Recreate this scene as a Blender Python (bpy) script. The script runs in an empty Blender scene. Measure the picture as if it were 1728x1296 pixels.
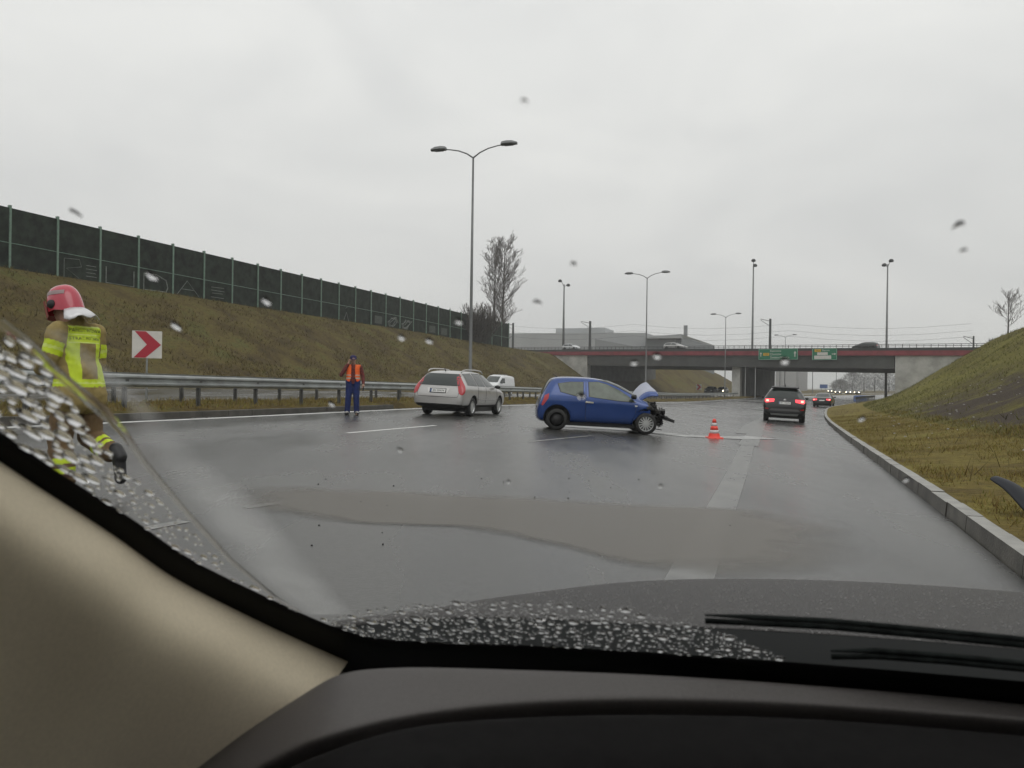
import bpy, bmesh, math, random
from math import radians as R, sin, cos, tan, pi, sqrt, tanh, atan2, exp
from mathutils import Vector, Matrix, geometry, noise
from mathutils.bvhtree import BVHTree
V3 = Vector
random.seed(7)
SC = bpy.context.scene
COL = SC.collection

# ------------------------------------------------------------------ camera, sky, sun, exposure
F = 1320.0; CX, CY = 864.0, 648.0
CAMH = 1.17
cam = bpy.data.cameras.new("camera"); camo = bpy.data.objects.new("camera", cam); COL.objects.link(camo)
cam.sensor_width = 36.0; cam.lens = 36.0 * F / 1728.0
cam.clip_start = 0.02; cam.clip_end = 6000
CROT = Matrix.Rotation(R(90 - 0.06), 4, 'X') @ Matrix.Rotation(R(0.8), 4, 'Z')
camo.matrix_world = Matrix.Translation((0, 0, CAMH)) @ CROT
cam.dof.use_dof = True; cam.dof.focus_distance = 24.0; cam.dof.aperture_fstop = 10.0
SC.camera = camo
W = bpy.data.worlds.new("World"); SC.world = W; W.use_nodes = True
nt = W.node_tree; nt.nodes.clear()
SUN_EL, SUN_AZ = R(48), R(150)
sky = nt.nodes.new("ShaderNodeTexSky"); sky.sky_type = 'NISHITA'; sky.sun_disc = False
sky.sun_elevation = SUN_EL; sky.sun_rotation = SUN_AZ; sky.dust_density = 4.0
hs = nt.nodes.new("ShaderNodeHueSaturation"); hs.inputs['Saturation'].default_value = 0.0
nt.links.new(sky.outputs[0], hs.inputs['Color'])
tc = nt.nodes.new("ShaderNodeTexCoord")
mp = nt.nodes.new("ShaderNodeMapping"); mp.inputs['Scale'].default_value = (1.0, 1.0, 2.6)
nt.links.new(tc.outputs['Generated'], mp.inputs[0])
nz = nt.nodes.new("ShaderNodeTexNoise"); nz.inputs['Scale'].default_value = 2.6; nz.inputs['Detail'].default_value = 5.0; nz.inputs['Distortion'].default_value = 0.6; nz.inputs['Roughness'].default_value = 0.5
nt.links.new(mp.outputs[0], nz.inputs[0])
rp = nt.nodes.new("ShaderNodeValToRGB")
rp.color_ramp.elements[0].position = 0.30; rp.color_ramp.elements[0].color = (8.0, 8.03, 8.05, 1)
rp.color_ramp.elements[1].position = 0.72; rp.color_ramp.elements[1].color = (9.7, 9.65, 9.5, 1)
nt.links.new(nz.outputs[0], rp.inputs[0])
sx = nt.nodes.new("ShaderNodeSeparateXYZ"); nt.links.new(tc.outputs['Generated'], sx.inputs[0])
gr = nt.nodes.new("ShaderNodeMapRange"); gr.inputs[1].default_value = 0.0; gr.inputs[2].default_value = 1.0; gr.inputs[3].default_value = 0.86; gr.inputs[4].default_value = 1.42; nt.links.new(sx.outputs[2], gr.inputs[0])   # an overcast sky is brighter overhead
cv = nt.nodes.new("ShaderNodeVectorMath"); cv.operation = 'SCALE'; nt.links.new(rp.outputs[0], cv.inputs[0]); nt.links.new(gr.outputs[0], cv.inputs['Scale'])
mx = nt.nodes.new("ShaderNodeMix"); mx.data_type = 'RGBA'; mx.inputs[0].default_value = 0.93
nt.links.new(hs.outputs[0], mx.inputs[6]); nt.links.new(cv.outputs[0], mx.inputs[7])
bg = nt.nodes.new("ShaderNodeBackground"); bg.inputs['Strength'].default_value = 0.096
nt.links.new(mx.outputs[2], bg.inputs['Color'])
wo = nt.nodes.new("ShaderNodeOutputWorld"); nt.links.new(bg.outputs[0], wo.inputs[0])
sl = bpy.data.lights.new("sun", 'SUN'); sl.energy = 0.5; sl.angle = R(40); sl.color = (1, 0.98, 0.95)
so = bpy.data.objects.new("sun", sl); COL.objects.link(so)
so.rotation_euler = (R(90) - SUN_EL, 0, -SUN_AZ + pi)
SC.view_settings.view_transform = 'Standard'; SC.view_settings.look = 'None'
SC.view_settings.exposure = 0.0; SC.view_settings.gamma = 1.0
HAZE = 0.0006
SC.cycles.use_denoising = True
SC.cycles.max_bounces = 10; SC.cycles.transparent_max_bounces = 16; SC.cycles.volume_bounces = 1
SC.cycles.sample_clamp_indirect = 6.0

# ------------------------------------------------------------------ helpers
CR3 = CROT.to_3x3()
def ray(px, py):
    return CR3 @ V3(((px - CX) / F, -(py - CY) / F, -1.0))
def at(px, py, D):                                   # point at forward distance D
    d = ray(px, py); return V3((0, 0, CAMH)) + d * (D / d.y)
def zr(x):                                           # banked road surface
    if x > 16: x = 16 + 6 * tanh((x - 16) / 6)
    elif x < -16: x = -16 + 4 * tanh((x + 16) / 4)
    return -0.0365 * x
def gp(px, py, dz=0.0):                              # point of the road seen at a pixel
    d = ray(px, py); lo, hi = 0.5, 400.0
    for _ in range(50):
        m = (lo + hi) / 2; p = V3((0, 0, CAMH)) + d * (m / d.y)
        if p.z > zr(p.x) + dz: lo = m
        else: hi = m
    p = V3((0, 0, CAMH)) + d * (lo / d.y); p.z = zr(p.x) + dz
    return p
class Spline:
    def __init__(s, pts):
        s.p = sorted(pts); n = len(s.p); s.m = []
        for i in range(n):
            if i == 0: s.m.append((s.p[1][1]-s.p[0][1])/(s.p[1][0]-s.p[0][0]))
            elif i == n-1: s.m.append((s.p[-1][1]-s.p[-2][1])/(s.p[-1][0]-s.p[-2][0]))
            else:
                h0 = s.p[i][0]-s.p[i-1][0]; h1 = s.p[i+1][0]-s.p[i][0]
                d0 = (s.p[i][1]-s.p[i-1][1])/h0; d1 = (s.p[i+1][1]-s.p[i][1])/h1
                s.m.append((d0*h1+d1*h0)/(h0+h1))
    def __call__(s, y):
        p = s.p
        if y <= p[0][0]: return p[0][1] + s.m[0]*(y-p[0][0])
        if y >= p[-1][0]: return p[-1][1] + s.m[-1]*(y-p[-1][0])
        i = 0
        while p[i+1][0] < y: i += 1
        h = p[i+1][0]-p[i][0]; t = (y-p[i][0])/h
        a = (1+2*t)*(1-t)**2; b = t*(1-t)**2; c = t*t*(3-2*t); e = t*t*(t-1)
        return a*p[i][1]+b*h*s.m[i]+c*p[i+1][1]+e*h*s.m[i+1]
    def slope(s, y): return (s(y+0.5)-s(y-0.5))
    def k(s, y): return sqrt(1+s.slope(y)**2)
def thing(name, label, cat, group=None, loc=(0,0,0), mat=None):
    o = bpy.data.objects.new(name, None); COL.objects.link(o); o.empty_display_size = 0.2
    if mat is not None: o.matrix_world = mat
    else: o.location = loc
    o['label'] = label; o['category'] = cat
    if group: o['group'] = group
    return o
def tag(o, label=None, cat=None, group=None, kind=None):
    if label: o['label'] = label
    if cat: o['category'] = cat
    if group: o['group'] = group
    if kind: o['kind'] = kind
    return o
def link(name, me, mats, parent=None, smooth=False, label=None):
    for m in (mats if isinstance(mats, (list, tuple)) else [mats]):
        if m is not None: me.materials.append(m)
    if smooth:
        for p in me.polygons: p.use_smooth = True
    o = bpy.data.objects.new(name, me); COL.objects.link(o)
    if parent is not None: o.parent = parent
    if label: o['label'] = label
    return o
class MB:
    def __init__(s): s.v = []; s.f = []; s.mi = []; s.cur = 0
    def face(s, idx): s.f.append(tuple(idx)); s.mi.append(s.cur)
    def add(s, verts, faces):
        b = len(s.v); s.v += [tuple(v) for v in verts]
        for f in faces: s.face([i+b for i in f])
    def box(s, c, size, M=None, taper=1.0):
        x, y, z = size[0]/2, size[1]/2, size[2]/2
        vs = []
        for dz in (-1, 1):
            t = taper if dz > 0 else 1.0
            for dx, dy in ((-1,-1),(1,-1),(1,1),(-1,1)): vs.append(V3((dx*x*t, dy*y*t, dz*z)))
        if M is not None: vs = [M @ v for v in vs]
        vs = [v + V3(c) for v in vs]
        s.add(vs, [(0,3,2,1),(4,5,6,7),(0,1,5,4),(1,2,6,5),(2,3,7,6),(3,0,4,7)])
    def hexa(s, p):                                  # eight corners: bottom ring, top ring
        s.add(p, [(0,3,2,1),(4,5,6,7),(0,1,5,4),(1,2,6,5),(2,3,7,6),(3,0,4,7)])
    def tube(s, path, rad, n=8, cap=True, flat=1.0):
        path = [V3(p) for p in path]; m = len(path)
        if not isinstance(rad, (list, tuple)): rad = [rad]*m
        t0 = (path[1]-path[0]).normalized()
        up = V3((0,0,1)) if abs(t0.z) < 0.9 else V3((1,0,0))
        nrm = (up - t0*up.dot(t0)).normalized(); rings = []; b = len(s.v)
        for i in range(m):
            if i == 0: t = t0
            elif i == m-1: t = (path[i]-path[i-1]).normalized()
            else: t = ((path[i+1]-path[i]).normalized()+(path[i]-path[i-1]).normalized()).normalized()
            nrm = (nrm - t*nrm.dot(t)).normalized(); bn = t.cross(nrm)
            for k in range(n):
                a = 2*pi*k/n; s.v.append(tuple(path[i]+nrm*(cos(a)*rad[i]*flat)+bn*(sin(a)*rad[i])))
        for i in range(m-1):
            for k in range(n):
                a = b+i*n+k; c = b+i*n+(k+1) % n; s.face((a, c, c+n, a+n))
        if cap:
            s.face([b+k for k in range(n)][::-1]); s.face([b+(m-1)*n+k for k in range(n)])
    def lathe(s, prof, axis='Z', n=24, c=(0,0,0), cap=True):   # prof: (radius, along)
        b = len(s.v); m = len(prof); c = V3(c)
        for r, h in prof:
            for k in range(n):
                a = 2*pi*k/n
                p = {'Z': V3((r*cos(a), r*sin(a), h)), 'Y': V3((r*sin(a), h, r*cos(a))), 'X': V3((h, r*cos(a), r*sin(a)))}[axis]
                s.v.append(tuple(p+c))
        for i in range(m-1):
            for k in range(n):
                a = b+i*n+k; d = b+i*n+(k+1) % n; s.face((a, d, d+n, a+n))
        if cap and prof[0][0] > 1e-4: s.face([b+k for k in range(n)][::-1])
        if cap and prof[-1][0] > 1e-4: s.face([b+(m-1)*n+k for k in range(n)])
    def grid(s, rows, close=False):
        b = len(s.v); m = len(rows); n = len(rows[0])
        for r in rows: s.v += [tuple(p) for p in r]
        for i in range(m-1):
            for j in range(n-1):
                a = b+i*n+j; s.face((a, a+1, a+1+n, a+n))
    def mesh(s, name="mesh"):
        me = bpy.data.meshes.new(name); me.from_pydata(s.v, [], s.f); me.update()
        for p, m in zip(me.polygons, s.mi): p.material_index = m
        return me
    def build(s, name, mats, parent=None, smooth=False, label=None, fix=True):
        me = s.mesh(name)
        if fix:
            bm = bmesh.new(); bm.from_mesh(me); bmesh.ops.recalc_face_normals(bm, faces=bm.faces); bm.to_mesh(me); bm.free()
        o = link(name, me, mats, parent, smooth, label)
        return o
def evaluated(me, mods):
    """mesh -> mesh after modifiers [(type, {attr: value})]"""
    o = bpy.data.objects.new("work", me); COL.objects.link(o)
    for t, kv in mods:
        m = o.modifiers.new("m", t)
        for k, v in kv.items(): setattr(m, k, v)
    dg = bpy.context.evaluated_depsgraph_get(); dg.update()
    out = bpy.data.meshes.new_from_object(o.evaluated_get(dg))
    bpy.data.objects.remove(o, do_unlink=True)
    return out
def text_mesh(body, size, align='CENTER', extrude=0.004):
    c = bpy.data.curves.new("lettering", 'FONT'); c.body = body; c.size = size; c.align_x = align; c.align_y = 'CENTER'; c.extrude = extrude; c.resolution_u = 2
    o = bpy.data.objects.new("work", c); COL.objects.link(o)
    dg = bpy.context.evaluated_depsgraph_get(); dg.update()
    me = bpy.data.meshes.new_from_object(o.evaluated_get(dg)); bpy.data.objects.remove(o, do_unlink=True)
    return me
def frame(o, right, up):                             # matrix: x=right, y=up, z=normal towards viewer
    r = V3(right).normalized(); u = V3(up); u = (u-r*u.dot(r)).normalized(); n = r.cross(u)
    m = Matrix((r, u, n)).transposed().to_4x4(); m.translation = V3(o); return m
def lettering(name, body, size, M, mat, parent, align='CENTER', extrude=0.004):
    me = text_mesh(body, size, align, extrude); me.transform(M)
    return link(name, me, mat, parent)

# ------------------------------------------------------------------ materials
def mat(name, col, rough=0.6, metal=0.0, var=0.0, vs=4.0, bump=0.0, bs=20.0, spec=0.5, coat=0.0, emit=0.0, col2=None, rvar=0.0, obj=True):
    m = bpy.data.materials.new(name); m.use_nodes = True; n = m.node_tree; L = n.links
    b = n.nodes['Principled BSDF']; b.inputs['Base Color'].default_value = (*col, 1)
    b.inputs['Roughness'].default_value = rough; b.inputs['Metallic'].default_value = metal
    b.inputs['Specular IOR Level'].default_value = spec; b.inputs['Coat Weight'].default_value = coat; b.inputs['Coat Roughness'].default_value = 0.06
    if emit: b.inputs['Emission Color'].default_value = (*col, 1); b.inputs['Emission Strength'].default_value = emit
    if var or bump or col2 or rvar:
        t = n.nodes.new("ShaderNodeTexCoord"); src = t.outputs['Object']
    if var or col2 or rvar:
        z = n.nodes.new("ShaderNodeTexNoise"); z.inputs['Scale'].default_value = vs; z.inputs['Detail'].default_value = 6; z.inputs['Roughness'].default_value = 0.62; L.new(src, z.inputs[0])
    if var or col2:
        r = n.nodes.new("ShaderNodeValToRGB"); L.new(z.outputs[0], r.inputs[0])
        c2 = col2 or tuple(c*(1+var) for c in col); c1 = col if col2 else tuple(c*(1-var) for c in col)
        r.color_ramp.elements[0].position = 0.36; r.color_ramp.elements[0].color = (*c1, 1)
        r.color_ramp.elements[1].position = 0.64; r.color_ramp.elements[1].color = (*c2, 1)
        L.new(r.outputs[0], b.inputs['Base Color'])
    if rvar:
        q = n.nodes.new("ShaderNodeMapRange"); q.inputs[1].default_value = 0.3; q.inputs[2].default_value = 0.7
        q.inputs[3].default_value = max(0.02, rough-rvar); q.inputs[4].default_value = min(1, rough+rvar); L.new(z.outputs[0], q.inputs[0]); L.new(q.outputs[0], b.inputs['Roughness'])
    if bump:
        z2 = n.nodes.new("ShaderNodeTexNoise"); z2.inputs['Scale'].default_value = bs; z2.inputs['Detail'].default_value = 5; L.new(src, z2.inputs[0])
        bp = n.nodes.new("ShaderNodeBump"); bp.inputs['Strength'].default_value = bump; bp.inputs['Distance'].default_value = 0.02; L.new(z2.outputs[0], bp.inputs['Height']); L.new(bp.outputs[0], b.inputs['Normal'])
    return m
def ramp_node(n, pts):
    r = n.nodes.new("ShaderNodeValToRGB"); e = r.color_ramp.elements
    while len(e) < len(pts): e.new(0.5)
    for el, (p, c) in zip(e, pts): el.position = p; el.color = (*c, 1)
    return r
def grass_mat(name, pts, scale=0.35, earth=None, escale=0.12, epos=(0.52, 0.6)):
    m = bpy.data.materials.new(name); m.use_nodes = True; n = m.node_tree; L = n.links; b = n.nodes['Principled BSDF']
    b.inputs['Roughness'].default_value = 0.9; b.inputs['Specular IOR Level'].default_value = 0.15
    t = n.nodes.new("ShaderNodeTexCoord")
    z = n.nodes.new("ShaderNodeTexNoise"); z.inputs['Scale'].default_value = scale; z.inputs['Detail'].default_value = 9; z.inputs['Roughness'].default_value = 0.68; L.new(t.outputs['Object'], z.inputs[0])
    r = ramp_node(n, pts); L.new(z.outputs[0], r.inputs[0]); out = r.outputs[0]
    f = n.nodes.new("ShaderNodeTexNoise"); f.inputs['Scale'].default_value = 5.0; f.inputs['Detail'].default_value = 6; f.inputs['Roughness'].default_value = 0.75; L.new(t.outputs['Object'], f.inputs[0])
    mr = n.nodes.new("ShaderNodeMapRange"); mr.inputs[1].default_value = 0.3; mr.inputs[2].default_value = 0.7; mr.inputs[3].default_value = 0.55; mr.inputs[4].default_value = 1.4; L.new(f.outputs[0], mr.inputs[0])
    vm = n.nodes.new("ShaderNodeVectorMath"); vm.operation = 'SCALE'; L.new(out, vm.inputs[0]); L.new(mr.outputs[0], vm.inputs['Scale']); out = vm.outputs[0]
    if earth:
        e = n.nodes.new("ShaderNodeTexNoise"); e.inputs['Scale'].default_value = escale; e.inputs['Detail'].default_value = 8; e.inputs['Roughness'].default_value = 0.6; L.new(t.outputs['Object'], e.inputs[0])
        er = ramp_node(n, [(epos[0], (0,0,0)), (epos[1], (1,1,1))]); L.new(e.outputs[0], er.inputs[0])
        ba = n.nodes.new("ShaderNodeAttribute"); ba.attribute_name = 'bare'; ml = n.nodes.new("ShaderNodeMath"); ml.operation = 'MULTIPLY'; L.new(er.outputs[0], ml.inputs[0]); L.new(ba.outputs['Fac'], ml.inputs[1])
        mm = n.nodes.new("ShaderNodeMix"); mm.data_type = 'RGBA'; L.new(ml.outputs[0], mm.inputs[0]); L.new(out, mm.inputs[6]); mm.inputs[7].default_value = (*earth, 1)
        out = mm.outputs[2]
    L.new(out, b.inputs['Base Color'])
    bp = n.nodes.new("ShaderNodeBump"); bp.inputs['Strength'].default_value = 0.9; bp.inputs['Distance'].default_value = 0.12; L.new(f.outputs[0], bp.inputs['Height']); L.new(bp.outputs[0], b.inputs['Normal'])
    return m
def road_mat(name):
    m = bpy.data.materials.new(name); m.use_nodes = True; n = m.node_tree; L = n.links; b = n.nodes['Principled BSDF']
    t = n.nodes.new("ShaderNodeTexCoord")
    mp = n.nodes.new("ShaderNodeMapping"); mp.inputs['Rotation'].default_value = (0, 0, R(18)); mp.inputs['Scale'].default_value = (1.0, 0.25, 1.0); L.new(t.outputs['Object'], mp.inputs[0])
    z = n.nodes.new("ShaderNodeTexNoise"); z.inputs['Scale'].default_value = 0.55; z.inputs['Detail'].default_value = 7; z.inputs['Roughness'].default_value = 0.6; L.new(mp.outputs[0], z.inputs[0])
    f = n.nodes.new("ShaderNodeTexNoise"); f.inputs['Scale'].default_value = 55; f.inputs['Detail'].default_value = 4; f.inputs['Roughness'].default_value = 0.7; L.new(t.outputs['Object'], f.inputs[0])
    r = ramp_node(n, [(0.3, (0.036, 0.036, 0.036)), (0.5, (0.058, 0.058, 0.056)), (0.7, (0.082, 0.080, 0.074))]); L.new(z.outputs[0], r.inputs[0])
    mr = n.nodes.new("ShaderNodeMapRange"); mr.inputs[1].default_value = 0.25; mr.inputs[2].default_value = 0.75; mr.inputs[3].default_value = 0.6; mr.inputs[4].default_value = 1.45; L.new(f.outputs[0], mr.inputs[0])
    vm = n.nodes.new("ShaderNodeVectorMath"); vm.operation = 'SCALE'; L.new(r.outputs[0], vm.inputs[0]); L.new(mr.outputs[0], vm.inputs['Scale']); L.new(vm.outputs[0], b.inputs['Base Color'])
    q = n.nodes.new("ShaderNodeMapRange"); q.inputs[1].default_value = 0.3; q.inputs[2].default_value = 0.7; q.inputs[3].default_value = 0.13; q.inputs[4].default_value = 0.36; L.new(z.outputs[0], q.inputs[0]); L.new(q.outputs[0], b.inputs['Roughness'])
    w = n.nodes.new("ShaderNodeTexNoise"); w.inputs['Scale'].default_value = 4.5; w.inputs['Detail'].default_value = 9; w.inputs['Roughness'].default_value = 0.75; L.new(t.outputs['Object'], w.inputs[0])
    ad = n.nodes.new("ShaderNodeMath"); ad.operation = 'ADD'; L.new(w.outputs[0], ad.inputs[0]); L.new(f.outputs[0], ad.inputs[1])
    bp = n.nodes.new("ShaderNodeBump"); bp.inputs['Strength'].default_value = 0.36; bp.inputs['Distance'].default_value = 0.010; L.new(ad.outputs[0], bp.inputs['Height']); L.new(bp.outputs[0], b.inputs['Normal'])
    b.inputs['Specular IOR Level'].default_value = 0.5
    return m
def glass_drop(name, rough=0.0):
    m = bpy.data.materials.new(name); m.use_nodes = True; n = m.node_tree; n.nodes.clear()
    g = n.nodes.new("ShaderNodeBsdfGlass"); g.inputs['IOR'].default_value = 1.33; g.inputs['Roughness'].default_value = rough
    o = n.nodes.new("ShaderNodeOutputMaterial"); n.links.new(g.outputs[0], o.inputs[0]); return m
def clear_glass(name, c):
    m = bpy.data.materials.new(name); m.use_nodes = True; n = m.node_tree; n.nodes.clear()
    g = n.nodes.new("ShaderNodeBsdfTransparent"); g.inputs[0].default_value = (*c, 1)
    o = n.nodes.new("ShaderNodeOutputMaterial"); n.links.new(g.outputs[0], o.inputs[0]); return m
M = {}
M['road'] = road_mat('wet_asphalt')
M['bank_left'] = grass_mat('bank_grass', [(0.28, (0.036, 0.025, 0.011)), (0.42, (0.070, 0.050, 0.017)), (0.55, (0.105, 0.082, 0.024)), (0.64, (0.085, 0.084, 0.023)), (0.78, (0.130, 0.104, 0.028))], 0.30)
M['bank_right'] = grass_mat('right_bank_grass', [(0.28, (0.085, 0.070, 0.022)), (0.45, (0.13, 0.114, 0.029)), (0.6, (0.158, 0.146, 0.034)), (0.78, (0.18, 0.145, 0.05))], 0.22, earth=(0.062, 0.048, 0.036), escale=0.45, epos=(0.36, 0.50))
M['verge'] = grass_mat('verge_grass', [(0.28, (0.085, 0.058, 0.022)), (0.42, (0.14, 0.105, 0.030)), (0.58, (0.195, 0.158, 0.040)), (0.75, (0.15, 0.145, 0.036))], 0.6)
M['median'] = grass_mat('median_grass', [(0.3, (0.05, 0.035, 0.016)), (0.5, (0.11, 0.08, 0.022)), (0.7, (0.12, 0.11, 0.028))], 0.8)
M['plain'] = grass_mat('plain_grass', [(0.3, (0.06, 0.055, 0.03)), (0.7, (0.10, 0.095, 0.045))], 0.05)
M['kerb'] = mat('kerb_concrete', (0.27, 0.265, 0.245), 0.55, var=0.3, vs=3.0, bump=0.3, bs=40, rvar=0.15)
M['kerb_dark'] = mat('dirty_kerb_concrete', (0.060, 0.055, 0.046), 0.55, var=0.35, vs=3.0, bump=0.3, bs=40)
M['paint'] = mat('road_paint', (0.66, 0.66, 0.64), 0.38, var=0.15, vs=9.0, bump=0.2, bs=60)
M['paint_worn'] = mat('worn_road_paint', (0.055, 0.055, 0.053), 0.35, vs=4.0, col2=(0.185, 0.183, 0.175), rvar=0.12)
M['steel'] = mat('galvanised_steel', (0.30, 0.315, 0.31), 0.42, 0.55, var=0.2, vs=2.0, rvar=0.1)
M['post_steel'] = mat('guardrail_post_steel', (0.095, 0.095, 0.090), 0.5, 0.4, var=0.3, vs=6)
M['lamp_steel'] = mat('lamp_post_steel', (0.17, 0.175, 0.175), 0.5, 0.5, var=0.15, vs=1.5)
M['dark_steel'] = mat('dark_steel', (0.045, 0.047, 0.047), 0.5, 0.2, var=0.2)
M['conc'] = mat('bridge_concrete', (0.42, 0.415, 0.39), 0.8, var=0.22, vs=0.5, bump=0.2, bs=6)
M['conc_dark'] = mat('shaded_concrete', (0.085, 0.085, 0.080), 0.8, var=0.3, vs=0.5, bump=0.2, bs=6)  # bridge concrete again, with the shade under the deck put into its colour
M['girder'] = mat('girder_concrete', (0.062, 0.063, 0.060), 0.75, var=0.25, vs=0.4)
M['red_band'] = mat('dark_red_fascia', (0.20, 0.030, 0.040), 0.6, var=0.2, vs=0.8)
M['noise_panel'] = mat('dark_green_noise_panel', (0.017, 0.023, 0.017), 0.75, var=0.6, vs=1.2, spec=0.12)
M['noise_post'] = mat('green_steel_post', (0.12, 0.19, 0.145), 0.5, 0.0, var=0.2)
M['chalk'] = mat('faded_white_spray_paint', (0.15, 0.165, 0.15), 0.8, var=0.3, vs=3)
M['sign_white'] = mat('sign_white', (0.62, 0.60, 0.56), 0.45, var=0.06, vs=4)
M['sign_red'] = mat('sign_red', (0.40, 0.02, 0.04), 0.45)
M['sign_green'] = mat('sign_green', (0.010, 0.17, 0.085), 0.45)
M['sign_yellow'] = mat('sign_yellow', (0.60, 0.36, 0.03), 0.45)
M['sign_blue'] = mat('sign_blue', (0.05, 0.10, 0.25), 0.5)
M['grey_back'] = mat('sign_back_grey', (0.2, 0.2, 0.2), 0.5, 0.3)
M['bark'] = mat('grey_bark', (0.060, 0.052, 0.045), 0.9, var=0.3, vs=2)
M['twig'] = mat('brown_twigs', (0.085, 0.072, 0.066), 0.9, var=0.3, vs=0.6)
M['cladding'] = mat('grey_cladding', (0.34, 0.35, 0.355), 0.6, var=0.05, vs=0.2)
M['dark_glass'] = mat('dark_facade_glass', (0.10, 0.11, 0.115), 0.15)
M['rubber'] = mat('tyre_rubber', (0.012, 0.012, 0.012), 0.6, var=0.3)
M['black'] = mat('black_plastic', (0.012, 0.012, 0.013), 0.5)
M['alloy'] = mat('alloy_silver', (0.50, 0.51, 0.51), 0.35, 0.5)
M['glass'] = mat('car_window_glass', (0.030, 0.038, 0.036), 0.06, spec=0.6)
M['glass_green'] = mat('greenish_window_glass', (0.085, 0.105, 0.082), 0.10, spec=0.5, var=0.25, vs=3)
M['tail'] = mat('red_tail_light', (0.42, 0.02, 0.03), 0.15, coat=0.6)
M['tail_lit'] = mat('lit_red_tail_light', (1.0, 0.06, 0.08), 0.2, emit=1.6)
M['tail_core'] = mat('lit_tail_bulb', (1.0, 0.38, 0.28), 0.2, emit=2.6)
M['head_lit'] = mat('lit_headlight', (1.0, 0.88, 0.62), 0.2, emit=14.0)
M['lens'] = mat('clear_lamp_lens', (0.55, 0.56, 0.56), 0.1, coat=0.6)
M['plate'] = mat('number_plate_white', (0.68, 0.68, 0.66), 0.4)
M['ink'] = mat('black_lettering', (0.02, 0.02, 0.02), 0.6)
M['chrome'] = mat('chrome_trim', (0.62, 0.62, 0.62), 0.2, 0.8)
M['silver'] = mat('silver_car_paint', (0.46, 0.45, 0.44), 0.32, 0.45, coat=0.5, var=0.04, vs=2)
M['blue'] = mat('blue_car_paint', (0.006, 0.044, 0.205), 0.24, 0.25, coat=0.8, var=0.08, vs=2)
M['charcoal'] = mat('charcoal_car_paint', (0.020, 0.021, 0.022), 0.28, 0.2, coat=0.6)
M['white_paint'] = mat('white_car_paint', (0.66, 0.67, 0.68), 0.3, coat=0.5)
M['grey_paint'] = mat('grey_car_paint', (0.16, 0.165, 0.17), 0.3, 0.3, coat=0.5)
M['engine'] = mat('grimy_engine_metal', (0.035, 0.034, 0.033), 0.55, 0.3, var=0.6, vs=14)
M['primer'] = mat('pale_hood_lining', (0.27, 0.29, 0.38), 0.4, coat=0.3)
def g_mesh(name, rows, m, kind='structure', smooth=True):
    b = MB(); b.grid(rows); o = b.build(name, m, None, smooth, fix=False)
    if kind: o['kind'] = kind
    return o
# ------------------------------------------------------------------ layout curves x(y)
xM = Spline([(-40,-22.5),(0,-13.2),(10,-10.5),(19,-7.9),(28.5,-5.3),(39,-2.2),(52,2.3),(66,8),(80,13.8),(120,32.7),(165,57),(215,92),(320,170),(600,390)])
xR = Spline([(-40,-13.5),(0,1.55),(5.4,3.54),(8.7,4.75),(20.8,9.07),(37.3,15.1),(58,23.2),(73,29.6),(88,37.6),(104,46.2),(121,56),(140,67),(165,83),(215,118),(320,200),(600,440)])
xN = Spline([(-40,-72),(0,-60.5),(40,-46),(60,-38.7),(86,-28.4),(116,-17.2),(153,-0.8),(161,3.2),(200,25),(230,45),(260,60),(330,84),(400,102),(600,150)])
ZN = Spline([(0,9.6),(60,9.3),(86,9.0),(116,8.85),(153,7.95),(165,7.7),(270,7.6),(360,4.0),(600,1.0)])
YS = []
y = -40.0
while y < 620:
    YS.append(y); y += 0.8 if -2 < y < 60 else (2.0 if y < 170 else 8.0)
def offx(c, d): return lambda y: c(y) + d*c.k(y)
def zroad(x, y): return zr(x)
# base ground to the horizon
b = MB(); S = 3000
b.grid([[V3((x, yy, -3.0)) for x in (-S, -60, 60, S)] for yy in (-S, -60, 100, 700, S)])
o = b.build('ground', M['plain'], fix=False); o['kind'] = 'structure'
# carriageway between the kerbs
kl = offx(xM, 0.72); kr = xR
g_mesh('road', [[V3((kl(y)+(kr(y)-kl(y))*t, y, zr(kl(y)+(kr(y)-kl(y))*t))) for t in [i/14 for i in range(15)]] for y in YS], M['road'])
# left kerb, median strip, opposite carriageway
def nz(x, y, s=0.3, a=1.0): return a*noise.noise(V3((x*s, y*s, 3.7)))
MOFF = [0.725, 0.56, 0.45, 0.2, 0.0, -0.4, -0.8, -1.3, -1.8, -2.3, -2.7]
rows = []
for y in YS:
    r = []
    for i, d in enumerate(MOFF):
        x = xM(y)+d*xM.k(y); h = -0.03 if i == 0 else 0.135 if i == 1 else (0.16 if i == 2 else 0.21+0.05*nz(x, y, 0.9))
        if d <= -2.6: h = 0.02
        r.append(V3((x, y, zr(x)+h)))
    rows.append(r)
g_mesh('median_grass', rows, M['median'])
og = [-2.7, -2.9, -6, -10, -14, -15.5]
g_mesh('opposite_road', [[V3((xM(y)+d*xM.k(y), y, zr(xM(y)+d*xM.k(y)))) for d in og] for y in YS], M['road'])
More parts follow.
